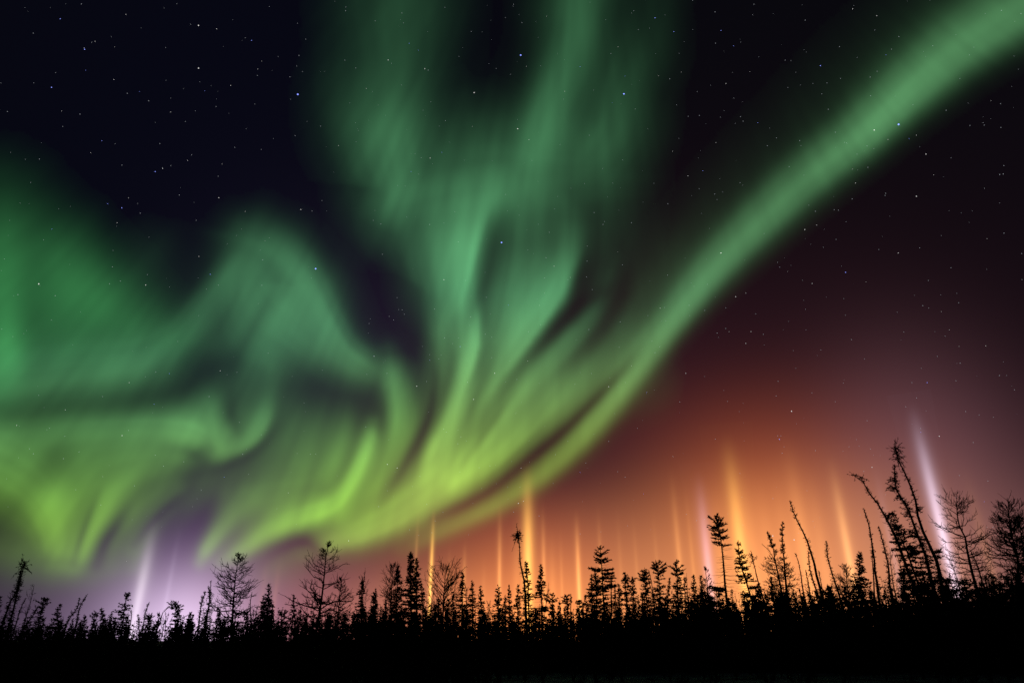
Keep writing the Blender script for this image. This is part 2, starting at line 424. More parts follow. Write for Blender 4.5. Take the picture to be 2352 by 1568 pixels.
def glow_map(strokes, seed, veil=(), filament=0.0, rays=0.0, tail=0.10):
    f = np.zeros((GNY, GNX))
    for bx, by, amp in veil:
        f += amp * np.exp(-((gx[None] - bx) ** 2 + (gy[:, None] - by) ** 2) / (1.6 * 62.0 ** 2))
    for st in strokes:
        c = catmull(st)
        pad = 5.0 * c[:, 2:4].max()
        ix = np.where((gx > c[:, 0].min() - pad) & (gx < c[:, 0].max() + pad))[0]
        iy = np.where((gy > c[:, 1].min() - pad) & (gy < c[:, 1].max() + pad))[0]
        if len(ix) == 0 or len(iy) == 0:
            continue
        X, Y = np.meshgrid(gx[ix], gy[iy])
        best = np.full(X.shape, 1e18)
        val = np.zeros(X.shape)
        off = np.zeros(X.shape)
        along = np.zeros(X.shape)
        for si, (a, b) in enumerate(zip(c[:-1], c[1:])):
            tx, ty = b[0] - a[0], b[1] - a[1]
            l2 = tx * tx + ty * ty + 1e-9
            u = np.clip(((X - a[0]) * tx + (Y - a[1]) * ty) / l2, 0, 1)
            dx, dy = X - (a[0] + u * tx), Y - (a[1] + u * ty)
            d2 = dx * dx + dy * dy
            side = (tx * dy - ty * dx) / math.sqrt(l2)
            k = np.clip(side / 12.0, -1, 1) * 0.5 + 0.5
            w = (a[2] + u * (b[2] - a[2])) * (1 - k) + (a[3] + u * (b[3] - a[3])) * k
            amp = a[4] + u * (b[4] - a[4])
            v_ = amp * ((1 - tail) * np.exp(-d2 / (1.45 * w * w)) + tail * np.exp(-d2 / (5.5 * w * w)))
            m = d2 < best
            best = np.where(m, d2, best)
            val = np.where(m, v_, val)
            off = np.where(m, side / w, off)
            along = np.where(m, si + u, along)
        if filament:
            key = c[0, 0] * .37 + c[0, 1] * .11
            fil = 0.6 * lookup(NG, along / 22.0 + key, off * 2.4 + key) + 0.4 * lookup(NG, along / 16.0 + key, off * 6.0)
            val = val * (1 + filament * (fil - .5) * 2)
        f[np.ix_(iy, ix)] += val
    for ln in LANES:
        c = catmull([(p[0], p[1], p[2], p[2], p[3]) for p in ln])
        pad = 2.6 * c[:, 2].max()
        ix = np.where((gx > c[:, 0].min() - pad) & (gx < c[:, 0].max() + pad))[0]
        iy = np.where((gy > c[:, 1].min() - pad) & (gy < c[:, 1].max() + pad))[0]
        X, Y = np.meshgrid(gx[ix], gy[iy])
        cut = np.zeros(X.shape)
        for a, b in zip(c[:-1], c[1:]):
            tx, ty = b[0] - a[0], b[1] - a[1]
            u = np.clip(((X - a[0]) * tx + (Y - a[1]) * ty) / (tx * tx + ty * ty + 1e-9), 0, 1)
            d2 = (X - (a[0] + u * tx)) ** 2 + (Y - (a[1] + u * ty)) ** 2
            w = a[2] + u * (b[2] - a[2])
            cut = np.maximum(cut, (a[4] + u * (b[4] - a[4])) * np.exp(-d2 / (1.6 * w * w)))
        f[np.ix_(iy, ix)] *= 1 - cut
    if rays:
        f *= 1 + rays * 2 * (ray_texture(gx[None] + 0.0 * gy[:, None], gy[:, None] + 0.0 * gx[None]) - .5)
    n = smooth_noise(f.shape, (14, 46), seed) * 0.6 + smooth_noise(f.shape, (26, 110), seed + 7) * 0.4
    f *= 0.90 + 0.20 * n
    # light smoothing so that neighbouring strokes melt together
    for _ in range(2):
        p = np.pad(f, 1, mode='edge')
        f = (p[:-2, 1:-1] + p[2:, 1:-1] + p[1:-1, :-2] + p[1:-1, 2:] + 4 * p[1:-1, 1:-1]) / 8
    return f


DEPTH = 2000.0                     # metres of shining air for a glow of 1
M_AUR_GREEN = volume_light('aurora_green', (0.27, 1.0, 0.41), 1.0 / DEPTH)
M_AUR_PALE = volume_light('aurora_pale_green', (0.33, 1.0, 0.39), 1.0 / DEPTH)
M_AUR_LEAF = volume_light('aurora_leaf_green', (0.46, 1.0, 0.085), 1.0 / DEPTH)
M_AUR_PURE = volume_light('aurora_deep_green', (0.17, 1.0, 0.28), 1.0 / DEPTH)
M_AUR_LIME = volume_light('aurora_lime', (0.55, 1.0, 0.12), 1.0 / DEPTH)


def shell(name, f, height, mat):
    GXX, GYY = np.meshgrid(gx, gy)
    d = ray(GXX, GYY)
    d /= np.linalg.norm(d, axis=-1, keepdims=True)
    el = np.arcsin(np.clip(d[..., 2], -1, 1))
    R = height / np.sin(np.maximum(el, 0.0) + math.radians(9))
    T = np.maximum(f - 0.0015, 0) * DEPTH
    T[0, :] = T[-1, :] = 0
    T[:, 0] = T[:, -1] = 0
    T = np.where(el > 0.005, T, 0)
    inside = T > 2.0
    eye = np.array([0, 0, EYE])
    front = eye + d * (R - T / 2)[..., None]
    back = eye + d * (R + T / 2)[..., None]
    idx = np.arange(GNX * GNY).reshape(GNY, GNX)
    nb = GNX * GNY
    bidx = np.where(inside, idx + nb, idx)
    a, b, c, e = (idx[:-1, :-1], idx[:-1, 1:], idx[1:, 1:], idx[1:, :-1])
    ft = np.concatenate([np.stack([a, b, c], -1).reshape(-1, 3), np.stack([a, c, e], -1).reshape(-1, 3)])
    keep = inside.ravel()[ft].any(1)
    ft = ft[keep]
    tris = np.concatenate([ft[:, ::-1], bidx.ravel()[ft]])     # faces look outward: eye side, then far side
    verts = np.concatenate([front.reshape(-1, 3), back.reshape(-1, 3)])
    used = np.unique(tris)
    remap = np.zeros(len(verts), np.int64)
    remap[used] = np.arange(len(used))
    return mesh_from_tris(name, verts[used], remap[tris], mat)


def lime_share():
    GXX, GYY = np.meshgrid(gx, gy)
    t = np.clip((GYY - np.interp(GXX, [600, 1000], [770, 640])) / 500.0, 0, 1)
    return t * t * (3 - 2 * t)


aurora = empty('aurora', (0, 3500, 0))
tag(aurora, 'green aurora of rays, folds and one long arc glowing across the night sky', 'aurora')
share = lime_share()
for nm, strokes_key, hgt, seed, mat_, lab in (
        ('arc', 'ARC', 1500, 3, M_AUR_PALE, 'long smooth green arc running up to the upper right corner'),
        ('ray_fan', 'FAN', 1750, 5, M_AUR_GREEN, 'bright fan of yellow-green rays opening upward over the orange glow'),
        ('tall_rays', 'RAYS', 2100, 9, M_AUR_GREEN, 'dim teal green rays at the top of the sky'),
        ('swirl', 'SWIRL', 1900, 13, M_AUR_GREEN, 'curled green folds filling the left of the sky'),
        ('veil', 'EDGE', 2300, 17, M_AUR_PURE, 'deep green veil at the left edge of the sky')):
    f_ = glow_map(STROKES[strokes_key], seed, VEIL[strokes_key], *STREAKS[strokes_key])
    part = link_mesh(nm, shell(nm, f_ * (1 - share), hgt, mat_))
    part.parent = aurora
    part.location = (0, -3500, 0)
    part["label"] = lab
    if (f_ * share).max() > 0.02:
        low = link_mesh('lower_fringe', shell('lower_fringe', f_ * share, hgt * 1.12, M_AUR_LEAF if nm == 'swirl' else M_AUR_LIME))
        low.parent = part
        low["label"] = 'yellow-green lower part of the glow'

# ------------------------------------------------------------------ light pillars
ORANGE, AMBER, ROSE, LILAC = (1.0, 0.44, 0.12), (1.0, 0.53, 0.10), (1.0, 0.42, 0.22), (0.92, 0.78, 1.0)
PG = 'light pillars standing over the town glow'
PILLARS = [
    # bottom-ish px point, top px y, glow, half width px, colour, label
    ((956, 1268), 1150, .17, 3.2, ORANGE, 'thin orange light pillar touching the second top of the tall twin spruce'),
    ((988, 1360), 1150, .62, 3.4, AMBER, 'bright yellow-orange light pillar just right of the tall twin spruce'),
    ((1066, 1320), 1220, .25, 3.4, ORANGE, 'short thin orange light pillar over a pointed spruce'),
    ((1111, 1340), 1250, .06, 4.5, ORANGE, 'barely visible orange light pillar between two brighter ones'),
    ((1147, 1330), 1130, .27, 4.5, ORANGE, 'slim orange light pillar left of the bent dead spruce'),
    ((1213, 1290), 1040, .50, 9.0, AMBER, 'broad brightest yellow light pillar just right of the bent dead spruce'),
    ((1249, 1300), 1130, .25, 4.5, ORANGE, 'orange light pillar to the right of the broad yellow one'),
    ((1331, 1380), 1150, .42, 4.6, ORANGE, 'bright orange light pillar standing alone above a low gap in the trees'),
    ((1377, 1240), 1140, .15, 3.8, ORANGE, 'short faint orange light pillar above the sparse wide-armed spruce'),
    ((1421, 1230), 1130, .05, 4.5, ORANGE, 'very faint short orange light pillar in the empty middle of the glow'),
    ((1561, 1290), 1050, .16, 6.0, ORANGE, 'thin leaning orange light pillar left of the pink one'),
    ((1627, 1300), 1060, .22, 8.0, (0.9, 0.62, 0.85), 'pale pink light pillar left of the club-topped spruce'),
    ((1650, 1210), 1060, .11, 13.0, ORANGE, 'wide dim orange light pillar above the club-topped spruce'),
    ((1703, 1270), 970, .34, 11.5, AMBER, 'broad bright orange light pillar right of the club-topped spruce'),
    ((1768, 1290), 1020, .085, 15.0, ORANGE, 'wide very dim orange light pillar above the bare larch'),
    ((1843, 1240), 970, .16, 13.0, ORANGE, 'soft orange light pillar crossing behind the long leaning dead pole'),
    ((1952, 1290), 1020, .30, 7.0, (1.0, 0.52, 0.17), 'crisp leaning orange light pillar between two dead spruces'),
    ((1733, 1290), 1010, .08, 12.0, ORANGE, 'wide dim orange light pillar between the broad bright one and the bare larch'),
    ((1806, 1260), 1010, .07, 12.0, ORANGE, 'wide dim orange light pillar left of the tip of the long leaning dead pole'),
    ((1893, 1290), 1030, .07, 10.0, ORANGE, 'dim orange light pillar above the shorter leaning bristly snag'),
    ((1268, 1320), 1180, .09, 7.0, ORANGE, 'dim orange light pillar right of the knobbly dark spruce'),
    ((1186, 1300), 1150, .09, 8.0, ORANGE, 'dim orange light pillar left of the tip of the bent dead spruce'),
    ((1030, 1340), 1225, .09, 3.4, ORANGE, 'thin faint orange light pillar behind the round bare tree'),
    ((1290, 1330), 1190, .09, 3.6, ORANGE, 'thin faint orange light pillar left of the lone bright one'),
    ((1462, 1300), 1150, .06, 4.0, ORANGE, 'faint orange light pillar above the two pencil-shaped spruces'),
    ((1508, 1280), 1140, .06, 4.0, ORANGE, 'faint orange light pillar above the bushy-headed spruce by the crossing stems'),
    ((1592, 1300), 1080, .08, 4.4, ORANGE, 'fainter thin orange light pillar squeezed between the leaning one and the pink one'),
    ((2028, 1160), 1030, .05, 6.0, LILAC, 'faint lilac light pillar between the two tallest leaning trees'),
    ((2150, 1165), 900, .42, 8.0, LILAC, 'bright white-violet light pillar beside the tallest leaning tree'),
    ((2170, 1155), 1030, .06, 8.0, ROSE, 'dim rosy light pillar close right of the white one'),
    ((2245, 1190), 1040, .06, 7.0, ORANGE, 'rightmost dim orange light pillar above the bare larch at right'),
    ((340, 1270), 1165, .19, 9.0, (1.0, 0.9, 0.95), 'soft whitish light pillar in the purple glow at left'),
    ((404, 1260), 1180, .04, 5.0, LILAC, 'faint lilac streak of a light pillar right of the whitish one'),
    ((606, 1340), 1260, .035, 5.0, ROSE, 'faint pink light pillar on the left of a close pair'),
    ((635, 1340), 1260, .045, 5.0, ROSE, 'faint pink light pillar on the right of a close pair'),
]
PD = 1500.0
for i, ((bx_, by_), ty_, amp, sig, colr, lab) in enumerate(PILLARS):
    az, _ = az_el(bx_, by_)
    # height of the top on this bearing
    PD = 1350.0 + 23.0 * i
    Z = np.linspace(0, 1900, 3201)
    p = np.stack([np.full_like(Z, PD * math.sin(az)), np.full_like(Z, PD * math.cos(az)), Z], -1)
    c_, s_ = math.cos(PITCH), math.sin(PITCH)
    dep = p[:, 1] * c_ + p[:, 2] * s_
    yy_ = CY - F * (-p[:, 1] * s_ + p[:, 2] * c_) / dep
    ztop = float(np.interp(-ty_, -yy_, Z)) if ty_ < yy_[0] else 50
    sm = sig / F * PD * (0.92 if sig < 6.5 else 1.08)
    tdep = 5.0 * sm
    nz, nw = 36, 25
    zz = np.linspace(0, 1, nz) ** 0.8
    prof = np.clip((1 - zz) / 0.70, 0, 1) ** 1.2
    prof = prof * prof * (3 - 2 * prof)
    wid = (0.62 + 0.85 * zz) * sm
    u = np.linspace(-3.2, 3.2, nw)
    gq = 0.62 * np.exp(-u * u / 0.7) + 0.38 * np.exp(-u * u / 2.4)
    T = np.maximum(tdep * prof[:, None] * gq[None], 0.003 * tdep)
    ca, sa = math.cos(az), math.sin(az)
    X = wid[:, None] * u[None]
    fr, bk = -T / 2, T / 2
    Zg = np.repeat((zz * ztop)[:, None], nw, 1)

    def pt(dep_):
        return np.stack([X * ca + dep_ * sa, -X * sa + dep_ * ca, Zg], -1).reshape(-1, 3)
    verts = np.concatenate([pt(fr), pt(bk)])
    idx = np.arange(nz * nw).reshape(nz, nw)
    nn = nz * nw
    a, b, c, e = idx[:-1, :-1], idx[:-1, 1:], idx[1:, 1:], idx[1:, :-1]
    ft = np.concatenate([np.stack([a, b, c], -1).reshape(-1, 3), np.stack([a, c, e], -1).reshape(-1, 3)])
    rim = np.concatenate([idx[0, :-1], idx[:-1, -1], idx[-1, :0:-1], idx[:0:-1, 0]])
    r2 = np.roll(rim, -1)
    tris = np.concatenate([ft, (ft + nn)[:, ::-1], np.stack([rim, r2 + nn, r2], -1), np.stack([rim, rim + nn, r2 + nn], -1)])
    me = mesh_from_tris('light_pillar', verts, tris, volume_light('pillar_light', colr, (2.5 if colr is AMBER else 2.1) * amp / tdep))
    o = link_mesh('light_pillar', me, None, (PD * math.sin(az), PD * math.cos(az), 0))
    tag(o, lab, 'light pillar', PG)

# ------------------------------------------------------------------ stars
def C(x0, y0, k, pts):
    return [(x0 + u_ * k, y0 + v_ * k) for u_, v_ in pts]


STARS = C(0, 0, 1 / 3, [(1410, 627), (1590, 590), (590, 485), (583, 341), (790, 324), (355, 603), (425, 766), (1175, 773),
    (962, 632), (868, 101), (625, 1053), (702, 970), (1292, 1106), (1069, 1183), (1120, 1163), (886, 1363), (742, 1404), (839, 1432), (808, 1534),
    (1508, 1363), (1690, 1457), (2073, 1444), (1733, 280), (1493, 200), (1776, 478), (1803, 422), (415, 131), (655, 286), (785, 549), (1530, 1130)])
STARS += C(689, 0, 1 / 3, [(1560, 459), (1930, 460), (1578, 963), (977, 1050), (897, 1090), (608, 415), (752, 299), (815, 347),
    (457, 611), (860, 475), (1188, 872), (1700, 114), (2240, 525), (2150, 706), (1824, 630), (265, 1003), (765, 1183), (2192, 325)])
STARS += C(0, 344.5, 1 / 3, [(1370, 733), (1004, 930), (1826, 624), (358, 545), (807, 501), (1449, 856)])
STARS += C(689, 344.5, 1 / 3, [(1862, 877), (2190, 702), (1751, 800), (1104, 1353), (992, 893), (1435, 1068), (1650, 1070), (895, 1447), (510, 1419),
    (1570, 1453), (1341, 1537), (2283, 1487), (1685, 988)])
STARS += C(1435.5, 0, .3897, [(177, 106), (288, 188), (331, 426), (197, 448), (595, 493), (566, 181), (1342, 54), (1484, 94), (1538, 324), (783, 724),
    (536, 841), (1550, 823), (1675, 818), (1718, 797), (1774, 909), (1819, 1031), (2157, 593), (1718, 1157), (1341, 997),
    (1359, 1079), (1130, 1326), (1060, 1353), (458, 1007), (371, 1037), (2134, 1407), (1610, 1491), (280, 892), (1152, 388), (640, 271), (736, 424)])
STARS += C(1378, 574, .4141, [(1177, 186), (1655, 17), (1893, 342), (1938, 443), (1992, 534), (2140, 532), (1815, 735), (1882, 1032), (1780, 1010),
    (995, 1049), (1509, 1204), (334, 323), (476, 683), (259, 790), (141, 734), (49, 757), (405, 1145), (241, 1352), (753, 259), (809, 240), (1041, 119),
    (1363, 124), (1476, 177), (716, 452), (838, 453), (809, 518), (2131, 1395)])
STARS += C(0, 803.9, 1 / 3, [(450, 411), (115, 518), (890, 223), (1166, 161), (1517, 142), (841, 588), (1545, 874), (1062, 372), (1986, 982)])
STARS += C(631.6, 746.5, 1 / 3, [(1514, 332), (1742, 248), (1067, 242), (683, 214), (977, 420), (1276, 149), (2298, 424), (1696, 984), (2102, 1014), (814, 1181),
    (507, 1484), (1677, 1226), (1712, 1212), (842, 983), (774, 958), (1368, 511)])
NAMED = [
    ((684, 217), 'b', 'brightest bluish star in the dark sky left of the tall green rays'),
    ((725, 617), 'b', 'bright blue star on the right slope of the green tent-shaped fold'),
    ((1196, 127), 'b', 'bright blue-white star high on the left flank of the middle tall ray'),
    ((1089, 213), 'w', 'bright white star inside the dark gap between the two tall rays'),
    ((1433, 216), 'b', 'blue-white star beside the right edge of the third tall ray'),
    ((1152, 557), 'b', 'bright blue star in the middle of the ray fan'),
    ((1189, 296), 'w', 'bright white star on the lower left flank of the middle tall ray'),
    ((2064, 286), 'b', 'bright blue star on the lower edge of the long arc'),
    ((2008, 299), 'w', 'bright white star inside the brightest stretch of the long arc'),
    ((1656, 581), 'w', 'bright white star in the middle stretch of the long arc'),
    ((1818, 944), 'w', 'bright white star above the orange glow at right'),
    ((89, 652), 'w', 'brightest white star in the green folds at the left edge'),
    ((456, 59), 'w', 'topmost bright white star in the dark upper left sky'),
    ((456, 157), 'w', 'bright white star straight below the topmost one in the upper left sky'),
    ((1775, 1230), 'w', 'low bright star above the tip of the bare larch'),
    ((1824, 1239), 'w', 'low bright star left of the long leaning dead pole'),
]
SD = 30000.0


def star_material(name, col, s):
    m = bpy.data.materials.new(name)
    m.use_nodes = True
    t = m.node_tree
    t.nodes.clear()
    e = t.nodes.new('ShaderNodeEmission')
    e.inputs['Color'].default_value = (*col, 1)
    e.inputs['Strength'].default_value = s
    o = t.nodes.new('ShaderNodeOutputMaterial')
    t.links.new(e.outputs[0], o.inputs['Surface'])
    return m


OCT_V = np.array([(1, 0, 0), (-1, 0, 0), (0, 1, 0), (0, -1, 0), (0, 0, 1), (0, 0, -1)], float)
OCT_F = np.array([(0, 2, 4), (2, 1, 4), (1, 3, 4), (3, 0, 4), (2, 0, 5), (1, 2, 5), (3, 1, 5), (0, 3, 5)])
PX = SD / 688.0                       # one pixel of the 1024 px frame, in metres at that range
M_STAR_W = star_material('star_white', (1.0, 0.97, 0.95), .85)
M_STAR_B = star_material('star_blue', (0.24, 0.30, 1.0), 1.7)
M_STAR_F = star_material('star_faint', (0.85, 0.9, 1.0), 0.42)
STAR_ME = {('w', 1): mesh_from_tris('star', OCT_V * PX * 0.57, OCT_F, M_STAR_W),
           ('b', 1): mesh_from_tris('star', OCT_V * PX * 0.88, OCT_F, M_STAR_B),
           ('w', 0): mesh_from_tris('star', OCT_V * PX * 0.35, OCT_F, M_STAR_W),
           ('b', 0): mesh_from_tris('star', OCT_V * PX * 0.35, OCT_F, M_STAR_B)}


def star_pos(x, y):
    d = ray(x, y)
    return np.array([0, 0, EYE]) + d / np.linalg.norm(d) * SD


rs = random.Random(4)
for (x, y), k, lab in NAMED:
    o = link_mesh('star', STAR_ME[(k, 1)], None, star_pos(x, y))
    tag(o, lab, 'star', 'bright stars')
for x, y in STARS:
    o = link_mesh('star', STAR_ME[('b' if rs.random() < .3 else 'w', 0)], None, star_pos(x, y))
    sc_ = rs.choice((.5, .6, .7, .85, 1.15))
    o.scale = (sc_, sc_, sc_)
    tag(o, 'small plain star like many others scattered over the night sky', 'star', 'small stars')
fv, ft_ = [], []
rng = np.random.default_rng(77)
for k in range(1100):
    x, y = rng.uniform(-150, 2500), rng.uniform(-150, 1230)
    if x < 900 and rng.random() < .35:
        continue
    r = PX * rng.uniform(0.13, 0.34)
    fv.append(OCT_V * r + star_pos(x, y))
    ft_.append(OCT_F + 6 * (len(fv) - 1))
o = link_mesh('faint_stars', mesh_from_tris('faint_stars', np.concatenate(fv), np.concatenate(ft_), M_STAR_F))
tag(o, 'dust of countless faint stars all over the night sky', 'stars', kind='stuff')

# ------------------------------------------------------------------ tree building
class Build:
    """collects thin tapered tubes and needle slivers as plain triangles"""

    def __init__(self):
        self.v, self.t, self.n = [], [], 0

    def add(self, v, t):
        self.v.append(v); self.t.append(t + self.n); self.n += len(v)

    def tubes(self, P, R, sides=3):
        """P (n,k,3) centre lines, R (n,k) radii"""
        n, k, _ = P.shape
        T = np.gradient(P, axis=1)
        T /= np.linalg.norm(T, axis=-1, keepdims=True) + 1e-9
        up = np.where(np.abs(T[..., 2:3]) > 0.9, np.array([1.0, 0, 0]), np.array([0, 0, 1.0]))
        A = np.cross(T, up); A /= np.linalg.norm(A, axis=-1, keepdims=True) + 1e-9
        B = np.cross(T, A)
        ang = 2 * np.pi * np.arange(sides) / sides
        V = P[:, :, None] + R[:, :, None, None] * (np.cos(ang)[:, None] * A[:, :, None] + np.sin(ang)[:, None] * B[:, :, None])
        V = V.reshape(-1, 3)
        i = np.arange(n)[:, None, None] * (k * sides)
        j = np.arange(k - 1)[None, :, None] * sides
        s_ = np.arange(sides)[None, None]
        a = (i + j + s_); b = i + j + (s_ + 1) % sides
        t = np.concatenate([np.stack([a, b, a + sides], -1).reshape(-1, 3), np.stack([b, b + sides, a + sides], -1).reshape(-1, 3)])
        self.add(V, t)

    def slivers(self, P, D, W):
        """triangles: root points P (n,3), tip offsets D (n,3), root widths W (n,)"""
        n = len(P)
        S = np.cross(D, RNG.normal(size=(n, 3)))
        S /= np.linalg.norm(S, axis=-1, keepdims=True) + 1e-9
        V = np.stack([P - S * W[:, None] / 2, P + S * W[:, None] / 2, P + D], 1).reshape(-1, 3)
        self.add(V, np.arange(3 * n).reshape(n, 3))

    def mesh(self, name, mat):
        return mesh_from_tris(name, np.concatenate(self.v), np.concatenate(self.t), mat)


RNG = np.random.default_rng(1)


def spine_fn(path):
    """path (m,3) base to tip; returns f(t array) -> points"""
    p = np.array(path, float)
    if len(p) > 2:
        q = np.vstack([2 * p[0] - p[1], p, 2 * p[-1] - p[-2]])
        out = []
        for i in range(1, len(q) - 2):
            for k in range(8):
                t = k / 8
                out.append(0.5 * ((2 * q[i]) + (-q[i - 1] + q[i + 1]) * t + (2 * q[i - 1] - 5 * q[i] + 4 * q[i + 1] - q[i + 2]) * t * t
                                  + (-q[i - 1] + 3 * q[i] - 3 * q[i + 1] + q[i + 2]) * t ** 3))
        out.append(q[-2])
        p = np.array(out)
    d = np.concatenate([[0], np.cumsum(np.linalg.norm(np.diff(p, axis=0), axis=1))])
    d /= d[-1]
    return lambda t: np.stack([np.interp(t, d, p[:, i]) for i in range(3)], -1)


def trunk_mesh(sp, H, r0, name='trunk', rt=0.008):
    B = Build()
    t = np.linspace(0, 1, 16)
    P = sp(t)
    P[1:-1] += RNG.normal(size=(14, 3)) * 0.004 * H ** 0.5
    R = rt + (r0 - rt) * (1 - t) ** 0.9
    B.tubes(P[None], R[None], 7)
    return B.mesh(name, M_BARK)


def branches(sp, H, tt, Ls, rise0, rise1, az=None, k=5, wob=0.05):
    """curved limbs leaving the spine at fractions tt with lengths Ls; rise0/1 = slope at root / extra curl"""
    n = len(tt)
    O = sp(tt)
    if az is None:
        az = RNG.uniform(0, 2 * np.pi, n)
    hd = np.stack([np.cos(az), np.sin(az), np.zeros(n)], -1)
    s = np.linspace(0, 1, k)
    P = O[:, None] + hd[:, None] * (Ls[:, None] * s[None])[..., None]
    P[..., 2] += Ls[:, None] * (rise0[:, None] * s[None] + rise1[:, None] * s[None] ** 2)
    if wob:
        w = np.cumsum(RNG.normal(size=(n, k, 3)) * wob, axis=1) * Ls[:, None, None] / k
        w -= w[:, :1]
        P = P + w
    return P


def needles(B, P, per_m, ln, wd, lo=0.12, spread=0.8):
    """slivers thick along limbs P (n,k,3)"""
    n, k, _ = P.shape
    L_ = np.linalg.norm(np.diff(P, axis=1), axis=-1).sum(1)
    cnt = np.maximum(2, (L_ * per_m).astype(int))
    who = np.repeat(np.arange(n), cnt)
    s = RNG.uniform(lo, 1.0, len(who)) * (k - 1)
    i = np.minimum(s.astype(int), k - 2)
    f = (s - i)[:, None]
    Q = P[who, i] * (1 - f) + P[who, i + 1] * f
    D = P[who, i + 1] - P[who, i]
    D /= np.linalg.norm(D, axis=-1, keepdims=True) + 1e-9
    D = D * 0.55 + RNG.normal(size=D.shape) * spread * np.array([1, 1, 0.75])
    D /= np.linalg.norm(D, axis=-1, keepdims=True)
    B.slivers(Q, D * (ln * RNG.uniform(.5, 1.15, len(who)))[:, None], wd * RNG.uniform(.7, 1.3, len(who)))


def clumpy(t, seed_n):
    g_ = RNG.uniform(0.55, 1.25, seed_n + 2)
    return np.interp(t, np.linspace(0, 1, seed_n + 2), g_)


def spruce(root, path, W, opt):
    """narrow boreal spruce: drooping needle-covered limbs, dense crown top"""
    sp = spine_fn(path)
    p = np.array(path); H = np.linalg.norm(np.diff(p, axis=0), axis=1).sum()
    c0 = opt.get('bare', 0.06)
    dens = opt.get('dens', 1.0)
    n = int(H * 37 * dens)
    tt = np.sort(RNG.uniform(c0, 0.985, n))
    wh = opt.get('whorl', .34)
    tt = np.clip((np.floor(tt * H / wh) + RNG.uniform(.0, .85, n)) * wh / H + RNG.normal(0, .05, n) / H, c0, .985)
    u = (1 - tt) / (1 - c0)
    prof = W * (0.07 + 0.93 * np.clip(u / opt.get('full', 0.55), 0, 1) ** opt.get('pow', 0.85))
    if opt.get('club', 0):
        prof = np.maximum(prof, W * opt['club'] * np.exp(-((u - 0.10) / 0.08) ** 2))
    nb = max(4, int(H * 1.7))
    azq = RNG.uniform(0, 2 * np.pi, n)
    # ragged: each height band and side has its own length
    rag = (0.55 * clumpy(tt, nb) + 0.45) * (1 + 0.14 * np.sin(azq * 2 + tt * H * 3.1) + 0.16 * np.sin(azq + tt * H * 1.3))
    Ls = prof * rag * RNG.uniform(0.75, 1.15, n)
    gaps = np.zeros(n, bool)
    for g0, g1 in opt.get('gaps', ()):
        gaps |= (u > g0) & (u < g1)
    up = np.interp(u, [0, .1, .3, 1], [1.2, .3, -.2, -.42])
    curl = np.interp(u, [0, .2, 1], [0.0, .12, .34])
    P = branches(sp, H, tt, np.maximum(Ls, .05), up, curl, azq)
    for a, tq, lq in opt.get('arms', ()):           # a few long limbs that stand out from the outline
        m = 6
        P2 = branches(sp, H, np.full(m, tq) + RNG.normal(size=m) * .006, np.full(m, lq) * RNG.uniform(.6, 1.05, m),
                      np.full(m, -.02), np.full(m, .12), np.full(m, a) + RNG.normal(size=m) * .22)
        P = np.concatenate([P, P2]); gaps = np.concatenate([gaps, np.zeros(m, bool)])
    B = Build()
    lim = np.linalg.norm(P[:, -1] - P[:, 0], axis=-1)
    R = np.clip(lim, .1, 2)[:, None] * np.linspace(0.018, 0.006, 5)[None]
    B.tubes(P, R)
    if (~gaps).any():
        needles(B, P[~gaps], opt.get('ndl', 30) * 1.35, opt.get('nl', .165), opt.get('nw', .075))
    # needles up the leader and round the stem
    tl = np.linspace(max(c0, .25), 1.0, int(H * 24))
    Q = sp(tl)
    D = RNG.normal(size=Q.shape) * np.array([1, 1, .4]) + np.array([0, 0, .7])
    D /= np.linalg.norm(D, axis=-1, keepdims=True)
    B.slivers(Q, D * np.interp(tl, [.2, 1], [.2, .10])[:, None], np.full(len(Q), .05))
    link_mesh('trunk', trunk_mesh(sp, H, 0.011 * H + .02), root)
    B.tubes(sp(np.linspace(opt.get('bare', .06), .99, 9))[None], np.full((1, 9), .004))    # hidden leader the limbs grow from
    link_mesh('crown', B.mesh('crown', M_NEEDLE), root)


